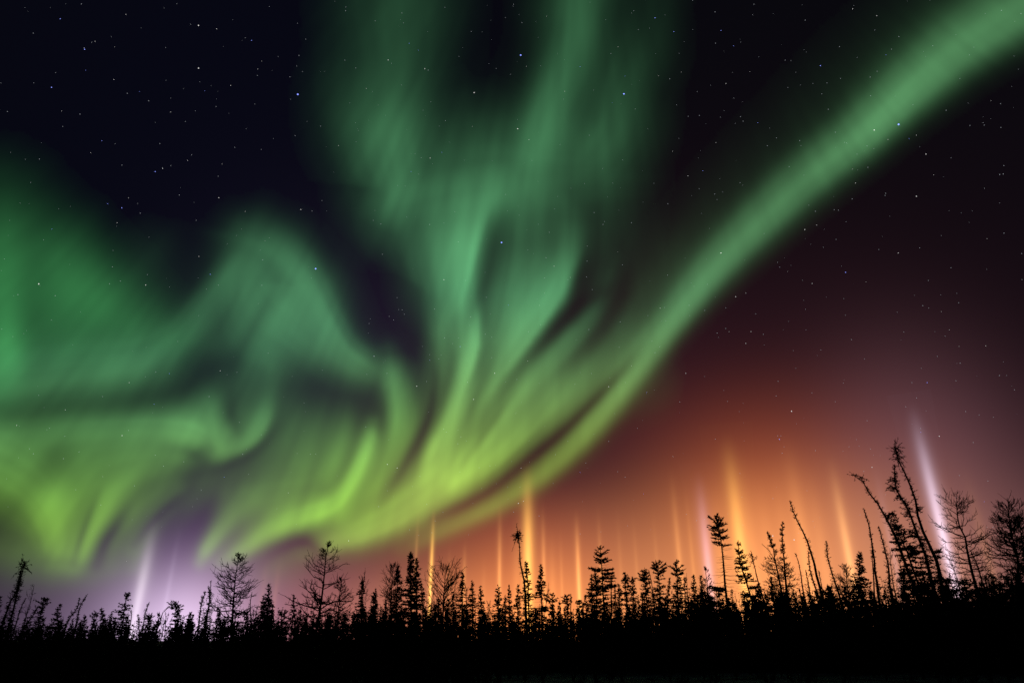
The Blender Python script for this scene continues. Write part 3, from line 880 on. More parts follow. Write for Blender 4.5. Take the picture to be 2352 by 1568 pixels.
def snag(root, path, W, opt):
    """dead or nearly dead leaning spruce: bare pole, short stubs, ragged needle tuft at the top"""
    sp = spine_fn(path)
    p = np.array(path); H = np.linalg.norm(np.diff(p, axis=0), axis=1).sum()
    n = int(H * opt.get('stubs', 17))
    tt = np.sort(RNG.uniform(opt.get('bare', .2), .99, n))
    u = 1 - tt
    Ls = W * (0.35 + .65 * RNG.uniform(.2, 1, n) ** 1.5) * np.interp(u, [0, .08, .3, .8], [.35, .8, 1, 1.1]) * clumpy(tt, int(H * 1.4))
    P = branches(sp, H, tt, np.maximum(Ls, .04), RNG.normal(.0, .4, n) + np.interp(u, [0, .1, .5], [.9, .3, -.25]), RNG.normal(.05, .25, n), wob=.12)
    B = Build()
    B.tubes(P, np.linspace(0.013, 0.005, 5)[None] * np.ones((n, 1)))
    nf = opt.get('needled', .35)
    sel = (u < nf) | (RNG.random(n) < opt.get('some', .12))
    if sel.any():
        needles(B, P[sel], opt.get('ndl', 26), opt.get('nl', .12), .04, lo=.0)
        tl = np.linspace(1 - nf, 1, int(H * nf * 40) + 4)
        Q = sp(tl)
        D = RNG.normal(size=Q.shape)
        D /= np.linalg.norm(D, axis=-1, keepdims=True)
        B.slivers(Q, D * opt.get('nl', .12), np.full(len(Q), .045))
    for a, tq, lq in opt.get('arms', ()):
        m = 7
        P2 = branches(sp, H, np.full(m, tq) + RNG.normal(size=m) * .012, np.full(m, lq) * RNG.uniform(.45, 1.05, m),
                      RNG.normal(.0, .25, m), RNG.normal(.05, .2, m), np.full(m, a) + RNG.normal(size=m) * .35, wob=.1)
        B.tubes(P2, np.linspace(0.018, 0.006, 5)[None] * np.ones((m, 1)))
        needles(B, P2, 34, .15, .055)
    if opt.get('knob', 0):
        m = int(26 * opt['knob'])
        P3 = branches(sp, H, RNG.uniform(1 - .07, .995, m), W * RNG.uniform(.5, 1.6, m), RNG.normal(-.1, .6, m), RNG.normal(0, .4, m), wob=.2)
        B.tubes(P3, np.linspace(0.014, 0.005, 5)[None] * np.ones((m, 1)))
        needles(B, P3, 22, .13, .045)
    link_mesh('trunk', trunk_mesh(sp, H, opt.get('r0', 0.009 * H + .03), rt=.016), root)
    B.tubes(sp(np.linspace(opt.get('bare', .06), .99, 9))[None], np.full((1, 9), .004))    # hidden leader the limbs grow from
    link_mesh('branches', B.mesh('branches', M_TWIG), root)


def twigs_on(P, n_each, lmin, lmax, up):
    n, k, _ = P.shape
    ln = np.linalg.norm(P[:, -1] - P[:, 0], axis=-1)
    who = np.repeat(np.arange(n), n_each)
    s = RNG.uniform(.2, 1, len(who)) * (k - 1)
    i = np.minimum(s.astype(int), k - 2); f = (s - i)[:, None]
    O = P[who, i] * (1 - f) + P[who, i + 1] * f
    D = P[who, i + 1] - P[who, i]
    D /= np.linalg.norm(D, axis=-1, keepdims=True) + 1e-9
    D = D * .8 + RNG.normal(size=D.shape) * .55 + np.array([0, 0, up])
    D /= np.linalg.norm(D, axis=-1, keepdims=True)
    L_ = (RNG.uniform(lmin, lmax, len(who)) * np.clip(ln[who] / 1.0, .3, 1.15))[:, None, None]
    q = np.linspace(0, 1, 3)[None, :, None]
    return O[:, None] + D[:, None] * L_ * q + np.array([0, 0, 1.0]) * (q ** 2) * L_ * up * .5


def larch(root, path, W, opt):
    """leafless larch: straight stem, fine limbs sweeping out and up, many twigs"""
    sp = spine_fn(path)
    p = np.array(path); H = np.linalg.norm(np.diff(p, axis=0), axis=1).sum()
    c0 = opt.get('bare', .18)
    n = int(H * 12 * opt.get('dens', 1))
    tt = np.sort(RNG.uniform(c0, .985, n) )
    u = (1 - tt) / (1 - c0)
    prof = W * (0.04 + .96 * np.clip(np.sin(np.clip(u / opt.get('full', .62), 0, 1) * np.pi / 2), 0, 1) ** opt.get('pow', .9)) * np.interp(u, [.75, 1], [1, opt.get('low', .8)])
    Ls = prof * (.4 * clumpy(tt, int(H * .9)) + .6) * RNG.uniform(.7, 1.1, n)
    r0 = np.interp(u, [0, .15, .4, 1], [1.1, .45, .08, -.12]) + RNG.normal(0, .13, n) + opt.get('rise', 0)
    P = branches(sp, H, tt, np.maximum(Ls, .08), r0, np.interp(u, [0, .4, 1], [.2, .22, .26]), k=6, wob=.34)
    B = Build()
    th = opt.get('thick', 1.0)
    th *= 1.35
    B.tubes(P, np.clip(Ls, .2, 3)[:, None] * np.linspace(.018, .006, 6)[None] * th)
    k2 = opt.get('twigs', 9) + 3
    Q = twigs_on(P, k2, .12, .5, .22)
    B.tubes(Q, np.array([[.0085, .007, .0045]]) * np.ones((len(Q), 1)) * th)
    Q2 = twigs_on(Q, 2, .06, .2, .15)
    B.tubes(Q2, np.array([[.0065, .0055, .004]]) * np.ones((len(Q2), 1)) * th)
    link_mesh('trunk', trunk_mesh(sp, H, opt.get('r0', .012 * H + .02)), root)
    B.tubes(sp(np.linspace(opt.get('bare', .06), .99, 9))[None], np.full((1, 9), .004))    # hidden leader the limbs grow from
    link_mesh('crown', B.mesh('crown', M_TWIG), root)


def sapling(root, path, W, opt):
    """thin bare broadleaf stem(s) with steep ascending limbs"""
    p = np.array(path); H = np.linalg.norm(np.diff(p, axis=0), axis=1).sum()
    sp = spine_fn(path)
    n = int(max(6, H * 2.2 * opt.get('dens', 1)))
    tt = RNG.uniform(opt.get('bare', .25), .95, n)
    Ls = W * RNG.uniform(.45, 1.1, n) * np.interp(tt, [.3, .6, 1], [1, 1, .3])
    P = branches(sp, H, tt, Ls, RNG.uniform(.8, 1.6, n), RNG.uniform(.1, .7, n), k=6, wob=.22)
    B = Build()
    B.tubes(P, np.clip(Ls, .2, 2)[:, None] * np.linspace(.022, .007, 6)[None])
    Q = twigs_on(P, opt.get('twigs', 6), .12, .5, .35)
    B.tubes(Q, np.array([[.0085, .007, .005]]) * np.ones((len(Q), 1)))
    Q2 = twigs_on(Q, 2, .08, .25, .25)
    B.tubes(Q2, np.array([[.0065, .0055, .004]]) * np.ones((len(Q2), 1)))
    link_mesh('trunk', trunk_mesh(sp, H, opt.get('r0', .008 * H + .015), rt=.007), root)
    B.tubes(sp(np.linspace(opt.get('bare', .06), .99, 9))[None], np.full((1, 9), .004))    # hidden leader the limbs grow from
    link_mesh('branches', B.mesh('branches', M_TWIG), root)


KINDS = {'spruce': (spruce, 'black_spruce', 'spruce tree', 'living spruces in the tree line'),
         'snag': (snag, 'dead_spruce', 'dead tree', 'dead and dying spruces in the tree line'),
         'larch': (larch, 'bare_larch', 'larch tree', 'leafless larches in the tree line'),
         'sap': (sapling, 'bare_sapling', 'bare tree', 'leafless saplings in the tree line')}


def at_depth(x, y, Y):
    d = ray(x, y)
    return np.array([0, 0, EYE]) + d * (Y / d[1])


def plant(kind, path, D, half_px, label, **opt):
    """path: photograph points from the tip down; the lowest is carried on straight to the ground"""
    fn, name, cat, grp = KINDS[kind]
    pts = [at_depth(x, y, D) for x, y in path]
    if len(pts) == 1:                                   # plumb tree
        base = np.array([pts[0][0], D, 0.0])
    else:
        a, b = pts[-2], pts[-1]
        t = a[2] / max(a[2] - b[2], 1e-3)
        base = a + (b - a) * t
    top_extra = []
    if len(pts) > 1 and np.linalg.norm(pts[-1] - base) > .4 and pts[-1][2] > .3:
        top_extra = pts[1:]
    elif len(pts) > 2:
        top_extra = pts[1:-1]
    chain = [base] + list(reversed(top_extra)) + [pts[0]]
    for q in chain[1:]:
        q[1] += RNG.normal(0, .15)
    root = empty(name, base - np.array([0, 0, .08]))
    loc = [q - base for q in chain]
    loc[0] = np.array([0, 0, 0.0])
    W = half_px / F * D / math.cos(PITCH) * (1.22 if kind == 'spruce' else 1.4 if kind == 'larch' else 1.08)
    tag(root, label, cat, opt.pop('group', grp))
    fn(root, loc, W, opt)
    return root


# ------------------------------------------------------------------ the tree line, left to right
T = plant
# far left, under the dull violet sky
T('spruce', [(2, 1366)], 60, 9, 'small dark spruce cut by the left edge of the photo')
T('snag', [(54, 1284), (47, 1330), (30, 1402)], 48, 11, 'tallest shaggy leaning dead spruce at the far left', needled=.75, stubs=30, knob=1, ndl=34)
T('snag', [(44, 1308), (36, 1350), (20, 1400)], 49, 9, 'second stem leaning close behind the tallest shaggy dead spruce at far left', needled=.8, stubs=30, ndl=34)
T('snag', [(61, 1370), (52, 1394), (42, 1424)], 55, 6, 'short thin leaning dead spruce with a tufted top, left of a bare sapling', needled=.5)
T('sap', [(83, 1339), (72, 1380), (62, 1425)], 52, 13, 'bare forked sapling between shaggy spruces at far left', dens=1.4)
T('snag', [(91, 1388), (80, 1405), (60, 1435)], 56, 8, 'low strongly leaning spruce pole right of the bare sapling', needled=.8, stubs=26)
T('spruce', [(105, 1370), (99, 1400), (92, 1432)], 55, 8, 'leaning club-shaped spruce right of the bare sapling at far left', club=1.1, full=.4)
T('spruce', [(136, 1384), (132, 1410), (129, 1440)], 56, 13, 'lopsided spruce with a thick left side before the two leaning snags', arms=[(math.pi, .6, .8)], dens=.8)
T('spruce', [(145, 1420)], 58, 6, 'very small spruce left of the two leaning thin snags')
T('snag', [(180, 1370), (171, 1395), (158, 1430)], 52, 6, 'left one of two thin parallel leaning snags at left', needled=.7, stubs=26)
T('snag', [(197, 1363), (188, 1395), (175, 1434)], 53, 6, 'right one of two thin parallel leaning snags at left', needled=.45, stubs=26)
T('spruce', [(172, 1418)], 60, 6, 'tiny spruce between the feet of the two parallel leaning snags')
T('spruce', [(201, 1412)], 58, 12, 'bushy low spruce just right of the two parallel leaning snags')
T('spruce', [(217, 1401), (214, 1420)], 60, 8, 'small club-topped spruce behind the bushy low one', club=1)
T('spruce', [(235, 1394), (237, 1420)], 57, 12, 'plump bell-shaped spruce left of the crossbar-limbed one')
T('spruce', [(258, 1402), (254, 1425)], 60, 7, 'thin spruce between the plump one and the crossbar-limbed one')
T('spruce', [(265, 1416)], 62, 8, 'low spruce at the left foot of the crossbar-limbed spruce')
T('spruce', [(293, 1359), (287, 1400), (281, 1440)], 52, 12, 'tallest spruce of the left third with short even crossbar limbs', full=.25, dens=.75, pow=.5)
T('snag', [(304, 1398), (300, 1425), (296, 1450)], 55, 4, 'thin needle-less snag just right of the crossbar-limbed spruce', needled=.1)
T('snag', [(318, 1408), (319, 1430)], 58, 7, 'short bristly snag under the whitish light pillar', needled=.6, stubs=28)
T('snag', [(340, 1380), (335, 1405), (327, 1435)], 54, 6, 'thin pointed snag leaning right under the whitish light pillar', needled=.25, stubs=24)
T('spruce', [(345, 1409), (342, 1430)], 58, 8, 'small spruce beside the thin pointed snag in the purple glow', club=.9)
T('snag', [(386, 1390), (374, 1404), (367, 1425)], 56, 5, 'bowed thin snag in front of the brightest purple glow', needled=.1)
T('sap', [(381, 1403), (379, 1430)], 58, 11, 'low bare bush tangled with the bowed thin snag', dens=2.2)
T('spruce', [(403, 1381), (404, 1412), (405, 1440)], 54, 10, 'flat-topped spruce in the middle of the purple glow', club=1.3, full=.3)
T('spruce', [(420, 1425)], 60, 8, 'tiny spruce right of the flat-topped one in the purple glow')
T('spruce', [(439, 1402), (435, 1425)], 58, 9, 'spruce with spaced limbs midway between purple glow and left larch', dens=.75)
T('spruce', [(447, 1409)], 60, 6, 'narrow low spruce left of the pair of leaning shaggy spruces')
T('snag', [(469, 1354), (463, 1385), (457, 1430)], 50, 8, 'left one of the pair of shaggy spruces beside the left larch', needled=.8, stubs=32, ndl=34)
T('snag', [(485, 1347), (479, 1385), (473, 1430)], 51, 9, 'right one of the pair of shaggy spruces beside the left larch', needled=.55, stubs=32, ndl=36)
T('snag', [(487, 1331), (484, 1365), (478, 1420)], 49, 3, 'bare thin stick rising beside the pair of shaggy spruces', needled=0.02, some=0, stubs=16)
T('spruce', [(501, 1392), (503, 1420)], 54, 14, 'broad dark spruce under the left side of the left larch')
T('spruce', [(516, 1411)], 56, 9, 'small spruce touching the stem of the left larch on its left')
T('larch', [(548, 1267), (541, 1340), (533, 1445)], 46, 44, 'left large bare larch, broad and evenly cone-shaped', dens=1.35, full=.72, pow=1.15, low=.75, twigs=10)
T('spruce', [(548, 1422)], 57, 9, 'low spruce touching the stem of the left larch on its right')
T('spruce', [(567, 1398), (568, 1420)], 54, 8, 'narrow spruce under the right side of the left larch')
T('snag', [(578, 1355), (577, 1390), (576, 1440)], 48, 4, 'bare upright pole at the right edge of the left larch', needled=.05, some=0, stubs=16)
T('sap', [(584, 1392), (583, 1430)], 52, 14, 'bare shrub between the left larch and the stepped fat spruce', dens=1.6)
T('spruce', [(617, 1336), (616, 1380), (615, 1440)], 50, 16, 'fat dark spruce with a stepped left shoulder, right of the left larch', full=.62, dens=1.2)
T('spruce', [(604, 1364), (606, 1400)], 51, 10, 'short spike forming the left shoulder of the fat stepped spruce', full=.5)
T('spruce', [(627, 1385)], 53, 6, 'slim small spruce hugging the right side of the fat stepped spruce')
T('spruce', [(639, 1423)], 56, 9, 'stumpy spruce in the gap right of the fat stepped spruce')
T('spruce', [(655, 1400), (653, 1425)], 54, 9, 'low spruce with a bent tuft left of the spike-topped slim one', club=1.1)
T('spruce', [(676, 1363), (674, 1400), (671, 1440)], 51, 10, 'slim spike-topped spruce midway between the two large larches', gaps=[(.55, .68)])
T('spruce', [(690, 1397)], 55, 10, 'rounded small spruce right of the slim spike-topped one')
T('spruce', [(706, 1406)], 57, 8, 'small spruce under the left limbs of the second large larch')
T('spruce', [(720, 1422)], 58, 7, 'tiny spruce at the left foot of the second large larch')
T('larch', [(752, 1239), (748, 1300), (741, 1370), (728, 1447)], 44, 44, 'second large bare larch, tall with a narrow whip top and ragged sides', dens=.85, full=.72, pow=1.2, low=.85, twigs=9, rise=.1)
T('spruce', [(754, 1397)], 52, 7, 'narrow pointed spruce against the right foot of the second large larch')
T('larch', [(784, 1325), (781, 1380), (776, 1435)], 50, 20, 'smaller bare larch just right of the second large larch', full=.5, dens=1.1)
T('spruce', [(793, 1404)], 54, 11, 'dark spruce at the foot of the smaller bare larch')
T('sap', [(839, 1300), (836, 1340), (833, 1390)], 49, 13, 'bare whip of a sapling sticking out above a broad spruce', dens=1.6, bare=.45)
T('spruce', [(833, 1327), (832, 1370), (830, 1440)], 49, 22, 'broad spruce with a narrow neck and a bare whip above it', full=.75, pow=1.25, dens=1.3)
T('spruce', [(857, 1357), (859, 1400)], 53, 8, 'thin column spruce right of the broad narrow-necked one', full=.3)
T('spruce', [(863, 1349), (862, 1400)], 54, 7, 'second thin column spruce right of the broad narrow-necked one', full=.4)
T('larch', [(903, 1295), (900, 1350), (898, 1440)], 50, 21, 'bare round-topped larch left of the tall twin-topped spruce', full=.35, dens=1.2, rise=.35)
T('spruce', [(887, 1375)], 52, 10, 'dark spruce under the bare round-topped larch')
T('spruce', [(914, 1296), (913, 1350), (911, 1440)], 49, 15, 'pointed spruce between the round-topped larch and the twin-topped spruce', full=.6)
# middle
T('spruce', [(943, 1263), (944, 1330), (944, 1445)], 46, 19, 'tall main top of the twin spruce, widest dark cone left of centre', full=.7, dens=1.35, arms=[(math.pi, .62, 1.0), (math.pi, .47, 1.0)])
T('spruce', [(957, 1279), (958, 1330), (958, 1440)], 46.6, 12, 'second lower top of the twin spruce, grown against its right side', full=.35, dens=1.0)
T('spruce', [(968, 1338), (970, 1380)], 49, 13, 'sharp spruce at the right foot of the twin spruce, by the amber pillar')
T('sap', [(993, 1338), (1000, 1400)], 50, 16, 'low bare shrub right of the bright amber light pillar', dens=2.0)
T('larch', [(1024, 1306), (1020, 1360), (1016, 1440)], 49, 27, 'round bare tree alone right of the bright amber pillar', full=.4, rise=.75, dens=.9, bare=.3, low=.8)
T('spruce', [(1007, 1366)], 52, 13, 'dark cone spruce in front of the round bare tree')
T('spruce', [(1030, 1371)], 53, 8, 'small spruce right under the round bare tree')
T('spruce', [(1041, 1356), (1041, 1400)], 53, 8, 'slim spruce left of the pointed one under a thin orange pillar')
T('spruce', [(1062, 1311), (1062, 1360), (1063, 1440)], 49, 14, 'pointed spruce standing right under a thin orange pillar', full=.5)
T('sap', [(1072, 1345), (1070, 1420)], 51, 10, 'bare twigs reaching up behind the pointed spruce under a thin pillar', dens=1.3)
T('spruce', [(1084, 1330), (1085, 1380)], 51, 12, 'ladder-limbed spruce second to the right of the round bare tree', dens=.75)
T('spruce', [(1073, 1384)], 55, 8, 'small spruce at the left foot of the ladder-limbed spruce')
T('spruce', [(1103, 1342), (1105, 1390)], 52, 12, 'spruce with a thin whip top left of a low gap in the tree line', full=.6)
T('sap', [(1118, 1375), (1132, 1420)], 52, 11, 'bare limbs bending over the low gap left of centre', dens=1.2)
T('spruce', [(1144, 1339), (1145, 1380), (1146, 1440)], 51, 14, 'spruce with upturned side limbs right of the low gap', dens=.9)
T('spruce', [(1160, 1363)], 54, 9, 'lower spruce wedged between two ragged spruces right of the low gap')
T('spruce', [(1169, 1341), (1170, 1390)], 52, 11, 'ragged spruce third from the bent dead spruce on its left')
T('spruce', [(1190, 1339), (1190, 1390)], 52, 10, 'neat pointed spruce just left of the bent dead spruce')
T('snag', [(1188, 1217), (1193, 1248), (1195, 1290), (1204, 1330), (1207, 1390)], 44, 8, 'tall crooked dead spruce with a bent tufted top at the centre', needled=.13, stubs=20, knob=1.6, bare=.35, some=.2)
T('spruce', [(1208, 1285), (1212, 1340), (1216, 1445)], 47, 13, 'drooping spruce leaning on the crooked dead spruce, before the yellow pillar', dens=.75, full=.5)
T('spruce', [(1242, 1294), (1243, 1350), (1246, 1440)], 48, 13, 'knobbly dark spruce right of the broad yellow pillar', dens=.8, gaps=[(.36, .44)], full=.4)
T('sap', [(1260, 1335), (1252, 1400)], 50, 11, 'bare twigs spreading right of the knobbly dark spruce', dens=1.2)
T('spruce', [(1268, 1362)], 54, 9, 'club-topped small spruce right of the knobbly dark spruce', club=1.2)
T('spruce', [(1286, 1376)], 56, 9, 'low open spruce in the dip right of centre', dens=.7)
T('spruce', [(1297, 1390)], 57, 7, 'tiny pointed spruce in the dip right of centre')
T('spruce', [(1303, 1363), (1304, 1410)], 54, 7, 'slim spruce beside a bare stick in the dip right of centre', club=1.1)
T('snag', [(1311, 1361), (1311, 1420)], 54, 4, 'upright bare stick in the dip left of the lone orange pillar', needled=.15)
T('spruce', [(1330, 1374), (1331, 1410)], 55, 7, 'small spruce directly under the lone bright orange pillar', club=1)
T('spruce', [(1338, 1384)], 56, 5, 'thinnest small spruce right under the lone bright orange pillar')
T('spruce', [(1345, 1363), (1347, 1410)], 54, 8, 'column spruce just right of the lone bright orange pillar', full=.3)
# right of centre
T('spruce', [(1358, 1316), (1359, 1360)], 50, 8, 'left one of two narrow spruces beside the sparse wide-armed spruce', full=.3, dens=.8)
T('spruce', [(1368, 1314), (1369, 1360)], 50.5, 8, 'right one of two narrow spruces beside the sparse wide-armed spruce', full=.3, dens=.8, club=1.1)
T('spruce', [(1378, 1251), (1382, 1310), (1388, 1395)], 45, 23, 'tall sparse spruce with wide uneven arms right of centre', dens=.62, full=.32, pow=.7, gaps=[(.16, .22), (.60, .7)], arms=[(math.pi, .80, .85), (0, .80, .75), (0, .66, .9)], ndl=32)
T('snag', [(1403, 1319), (1404, 1370)], 50, 6, 'thin shaggy snag close right of the sparse wide-armed spruce', needled=.7, stubs=26)
T('spruce', [(1412, 1338)], 52, 7, 'small spruce in the gap right of the sparse wide-armed spruce', gaps=[(.3, .5)])
T('spruce', [(1422, 1338), (1423, 1380)], 51, 10, 'dense low spruce left of two pencil-shaped spruces')
T('spruce', [(1435, 1312), (1437, 1350)], 49, 7, 'taller left one of two pencil-shaped spruces', club=1.1, full=.25)
T('spruce', [(1453, 1322), (1454, 1360)], 49, 7, 'shorter right one of two pencil-shaped spruces', club=1.1, full=.25)
T('spruce', [(1465, 1363)], 54, 6, 'little spruce left of the blunt club-topped spruce')
T('spruce', [(1473, 1358)], 55, 7, 'little spruce touching the foot of the blunt club-topped spruce')
T('spruce', [(1479, 1306), (1483, 1350)], 48, 8, 'blunt club-topped spruce beside two bare crossing stems', club=1.4, full=.25)
T('snag', [(1481, 1299), (1490, 1330), (1503, 1375)], 50, 3, 'left one of two bare crossing stems', needled=0.01, some=0, stubs=16, r0=.05)
T('snag', [(1491, 1304), (1497, 1340), (1504, 1385)], 50.5, 3, 'right one of two bare crossing stems', needled=0.01, some=0, stubs=16, r0=.05)
T('spruce', [(1499, 1356)], 53, 8, 'low spruce at the feet of the two bare crossing stems')
T('spruce', [(1511, 1289), (1513, 1330), (1518, 1400)], 47, 14, 'bushy-headed spruce right of the two bare crossing stems', club=1.1, full=.35, dens=.85)
T('spruce', [(1536, 1324), (1534, 1370)], 51, 9, 'spruce with a crooked tuft between two bushy-headed spruces', dens=.7)
T('spruce', [(1551, 1286), (1555, 1330), (1560, 1400)], 47, 13, 'bushy-headed spruce touching the thin orange pillar left of the pink one', club=1.1, full=.45)
T('spruce', [(1571, 1323), (1573, 1370)], 50, 9, 'slim spruce with bare twigs behind, right of the bushy-headed pair', dens=.7)
T('sap', [(1576, 1312), (1580, 1370)], 51, 9, 'bare upright twigs behind the slim spruce left of the pink pillar', dens=1)
T('spruce', [(1591, 1317), (1594, 1370)], 49, 11, 'ragged spruce left of the thin bare larch by the pink pillar')
T('spruce', [(1610, 1318), (1613, 1370)], 49, 10, 'dark spruce touching the thin bare larch by the pink pillar', full=.4)
T('larch', [(1621, 1298), (1624, 1340), (1628, 1400)], 47, 13, 'thin bare larch in front of the pale pink pillar', full=.4, dens=.9)
T('spruce', [(1645, 1184), (1652, 1240), (1667, 1370)], 43, 22, 'tall club-topped spruce with bare middle and a long left arm', club=.85, full=.5, dens=.75,
  gaps=[(.23, .62)], pow=.4, arms=[(math.pi, .515, 1.05), (math.pi, .50, .9)], ndl=34)
T('spruce', [(1697, 1237), (1702, 1290), (1721, 1362)], 45, 17, 'spruce of separate dark clumps beside the broad bright orange pillar', dens=.8, full=.35,
  gaps=[(.05, .08), (.36, .46)], arms=[(math.pi, .42, 1.1), (0, .62, .8)], ndl=32)
T('snag', [(1724, 1268), (1733, 1310), (1756, 1386)], 47, 6, 'thin leaning snag with a small tufted tip right of the clumped spruce', needled=.1, knob=.6, stubs=16)
T('spruce', [(1741, 1336)], 52, 12, 'dark low spruce under the thin tufted snag')
T('larch', [(1764, 1218), (1774, 1260), (1781, 1300), (1793, 1360)], 45, 23, 'bare larch with a long naked whip above a bushy crown', full=.45, dens=1.3, bare=.25, pow=3.2, twigs=11)
T('spruce', [(1768, 1322)], 50, 13, 'dark spruce hidden behind the foot of the naked-whip larch')
T('larch', [(1795, 1195), (1796, 1250), (1801, 1310), (1810, 1385)], 44, 25, 'second bare larch, a straight stick above a low bushy crown', full=.75, dens=1.1, bare=.15, pow=3.6, twigs=10)
T('snag', [(1825, 1269), (1836, 1300), (1854, 1384)], 47, 8, 'snag with a hooked tip and comb-like side stubs', needled=.02, some=0, stubs=15)
T('spruce', [(1840, 1357)], 54, 10, 'small dark spruce at the foot of the hooked snag')
T('snag', [(1851, 1306), (1858, 1340), (1866, 1390)], 49, 6, 'short dead stem between the hooked snag and the long leaning pole', needled=.3)
T('snag', [(1857, 1262), (1864, 1310), (1880, 1378)], 46, 5, 'needle-hung thin stem running beside the long leaning dead pole', needled=.6, stubs=26)
T('snag', [(1810, 1148), (1828, 1181), (1848, 1225), (1869, 1290), (1898, 1395)], 42, 7, 'long leaning dead pole with a bristly tip, tallest between two groups', needled=.34, stubs=22, bare=.3, nl=.1, some=.08)
T('snag', [(1882, 1307), (1888, 1345), (1897, 1390)], 49, 5, 'short bare dead stem right of the long leaning dead pole', needled=.05, some=0, stubs=14)
T('snag', [(1894, 1240), (1905, 1285), (1932, 1375)], 46, 6, 'shorter leaning bristly snag just before the crisp orange pillar', needled=.5, stubs=24)
T('spruce', [(1907, 1358)], 53, 10, 'low spruce between the long pole and the shorter bristly snag')
T('larch', [(1941, 1291), (1945, 1335), (1950, 1390)], 48, 17, 'small bare tree under the crisp leaning orange pillar', full=.45, rise=.4)
T('sap', [(1925, 1330), (1928, 1385)], 50, 14, 'low bare bush left of the small bare tree under the crisp pillar', dens=2)
# the tall group at right
T('spruce', [(1969, 1266), (1974, 1310), (1984, 1385)], 45, 20, 'stocky dark spruce left of the tall leaning group', full=.45, dens=1.2)
T('snag', [(1984, 1163), (1997, 1208), (2003, 1260), (2021, 1385)], 42, 6, 'slender pointed snag at the left of the tall leaning group', needled=.45, stubs=22, bare=.3)
T('snag', [(1998, 1262), (2000, 1310), (2010, 1385)], 43, 4, 'bare stick standing close beside the slender pointed snag', needled=.03, some=0, stubs=12)
T('snag', [(2013, 1206), (2029, 1250), (2040, 1300), (2053, 1370)], 42, 7, 'shorter tufted snag second from the left of the tall leaning group', needled=.5, stubs=24)
T('snag', [(1961, 1085), (1975, 1094), (1999, 1128), (2015, 1160), (2052, 1230), (2074, 1290), (2096, 1345)], 40, 10, 'most strongly leaning dead spruce, its hooked tip pointing left', needled=.42, stubs=22, bare=.25, arms=[(0, .73, .6), (math.pi * .1, .74, .4)], knob=.3)
T('spruce', [(2046, 1170), (2063, 1220), (2087, 1270), (2112, 1350)], 40.5, 21, 'drooping dark spruce filled out between the leaning trunks', dens=1.0, full=.3, arms=[(0, .72, .8)])
T('snag', [(2057, 1062), (2067, 1113), (2081, 1165), (2103, 1220), (2121, 1275), (2144, 1350)], 39, 14, 'second tallest leaning spruce, hung with separate dark needle clumps', needled=.5, stubs=24, bare=.2, ndl=38,
  arms=[(math.pi, .88, .6), (math.pi * .9, .93, .42), (0, .9, .3), (math.pi, .62, .75), (math.pi * .8, .64, .55), (0, .6, .45), (math.pi, .50, .5), (0, .43, .75), (0, .41, .6), (math.pi, .3, .7), (0, .3, .5), (math.pi, .2, .7), (math.pi, .72, .5), (0, .76, .4), (math.pi, .82, .5), (0, .52, .5)], some=.85, nl=.15)
T('snag', [(2051, 1021), (2063, 1052), (2090, 1128), (2117, 1214), (2142, 1290), (2172, 1388)], 38.5, 11, 'tallest leaning dead spruce with a twiggy head, rightmost of its group', needled=.24, stubs=20, bare=.15, knob=1.6, some=.3, nl=.14,
  arms=[(0, .70, .35), (0, .50, .6), (0, .48, .45), (math.pi, .40, .5), (0, .33, .6), (0, .2, .6), (math.pi, .22, .6)])
T('sap', [(2040, 1255), (2052, 1320), (2062, 1390)], 43, 16, 'tangle of bare saplings below the most strongly leaning dead spruce', dens=1.6)
T('sap', [(2060, 1265), (2066, 1320), (2072, 1390)], 43.5, 12, 'bare grey sapling among the trunks of the tall leaning group', dens=1.2)
T('spruce', [(2075, 1300), (2080, 1380)], 44, 20, 'dark young spruce filling the foot of the tall leaning group')
T('spruce', [(2118, 1310), (2126, 1385)], 44, 19, 'dark young spruce at the right foot of the tall leaning group')
T('spruce', [(2176, 1345), (2182, 1390)], 43, 16, 'dark young spruce where the white pillar meets the ground')
T('larch', [(2189, 1130), (2200, 1195), (2212, 1234), (2227, 1295), (2246, 1358)], 41, 37, 'bare spreading larch right of the white light pillar', full=.42, dens=.8, pow=.8, twigs=7, bare=.26, low=1.0, thick=.95)
T('sap', [(2179, 1267), (2192, 1320), (2212, 1390)], 42, 22, 'low bare sapling in front of the foot of the white pillar', dens=1.5)
T('snag', [(2227, 1258), (2240, 1300), (2268, 1372)], 41, 7, 'straight dark dead stem right of the spreading bare larch trunk', needled=.4, stubs=16)
T('larch', [(2270, 1318), (2274, 1390)], 43, 24, 'low bare bushy tree between the spreading larch and the right edge', full=.5, dens=1.2, thick=1.1)
T('larch', [(2317, 1155), (2322, 1210), (2326, 1290), (2330, 1360)], 39, 30, 'dense dark bare tree at the right edge of the photo', full=.3, dens=1.8, pow=.6, twigs=11, bare=.15, thick=1.2, low=1)
T('larch', [(2340, 1182), (2348, 1240), (2358, 1360)], 39.5, 22, 'second dark bare stem cut by the right edge of the photo', full=.4, dens=1.3, twigs=10, thick=1.3)

# ------------------------------------------------------------------ young growth that closes the foot of the forest
YG = 'young spruces crowding the foot of the forest'


def proto(seed, H, W):
    global RNG
    RNG = np.random.default_rng(seed)
    root = empty('young_spruce', (0, 0, 0))
    spruce(root, [np.zeros(3), np.array([0.05 * (seed % 3 - 1), 0, H * .5]), np.array([.12 * (seed % 3 - 1), 0.03, H])], W,
           dict(full=.8, dens=1.5, nl=.19, nw=.075, ndl=26, bare=.02))
    return root


protos = [proto(900 + k, 2.6, .62 + .09 * (k % 4)) for k in range(7)]
used_first = set()


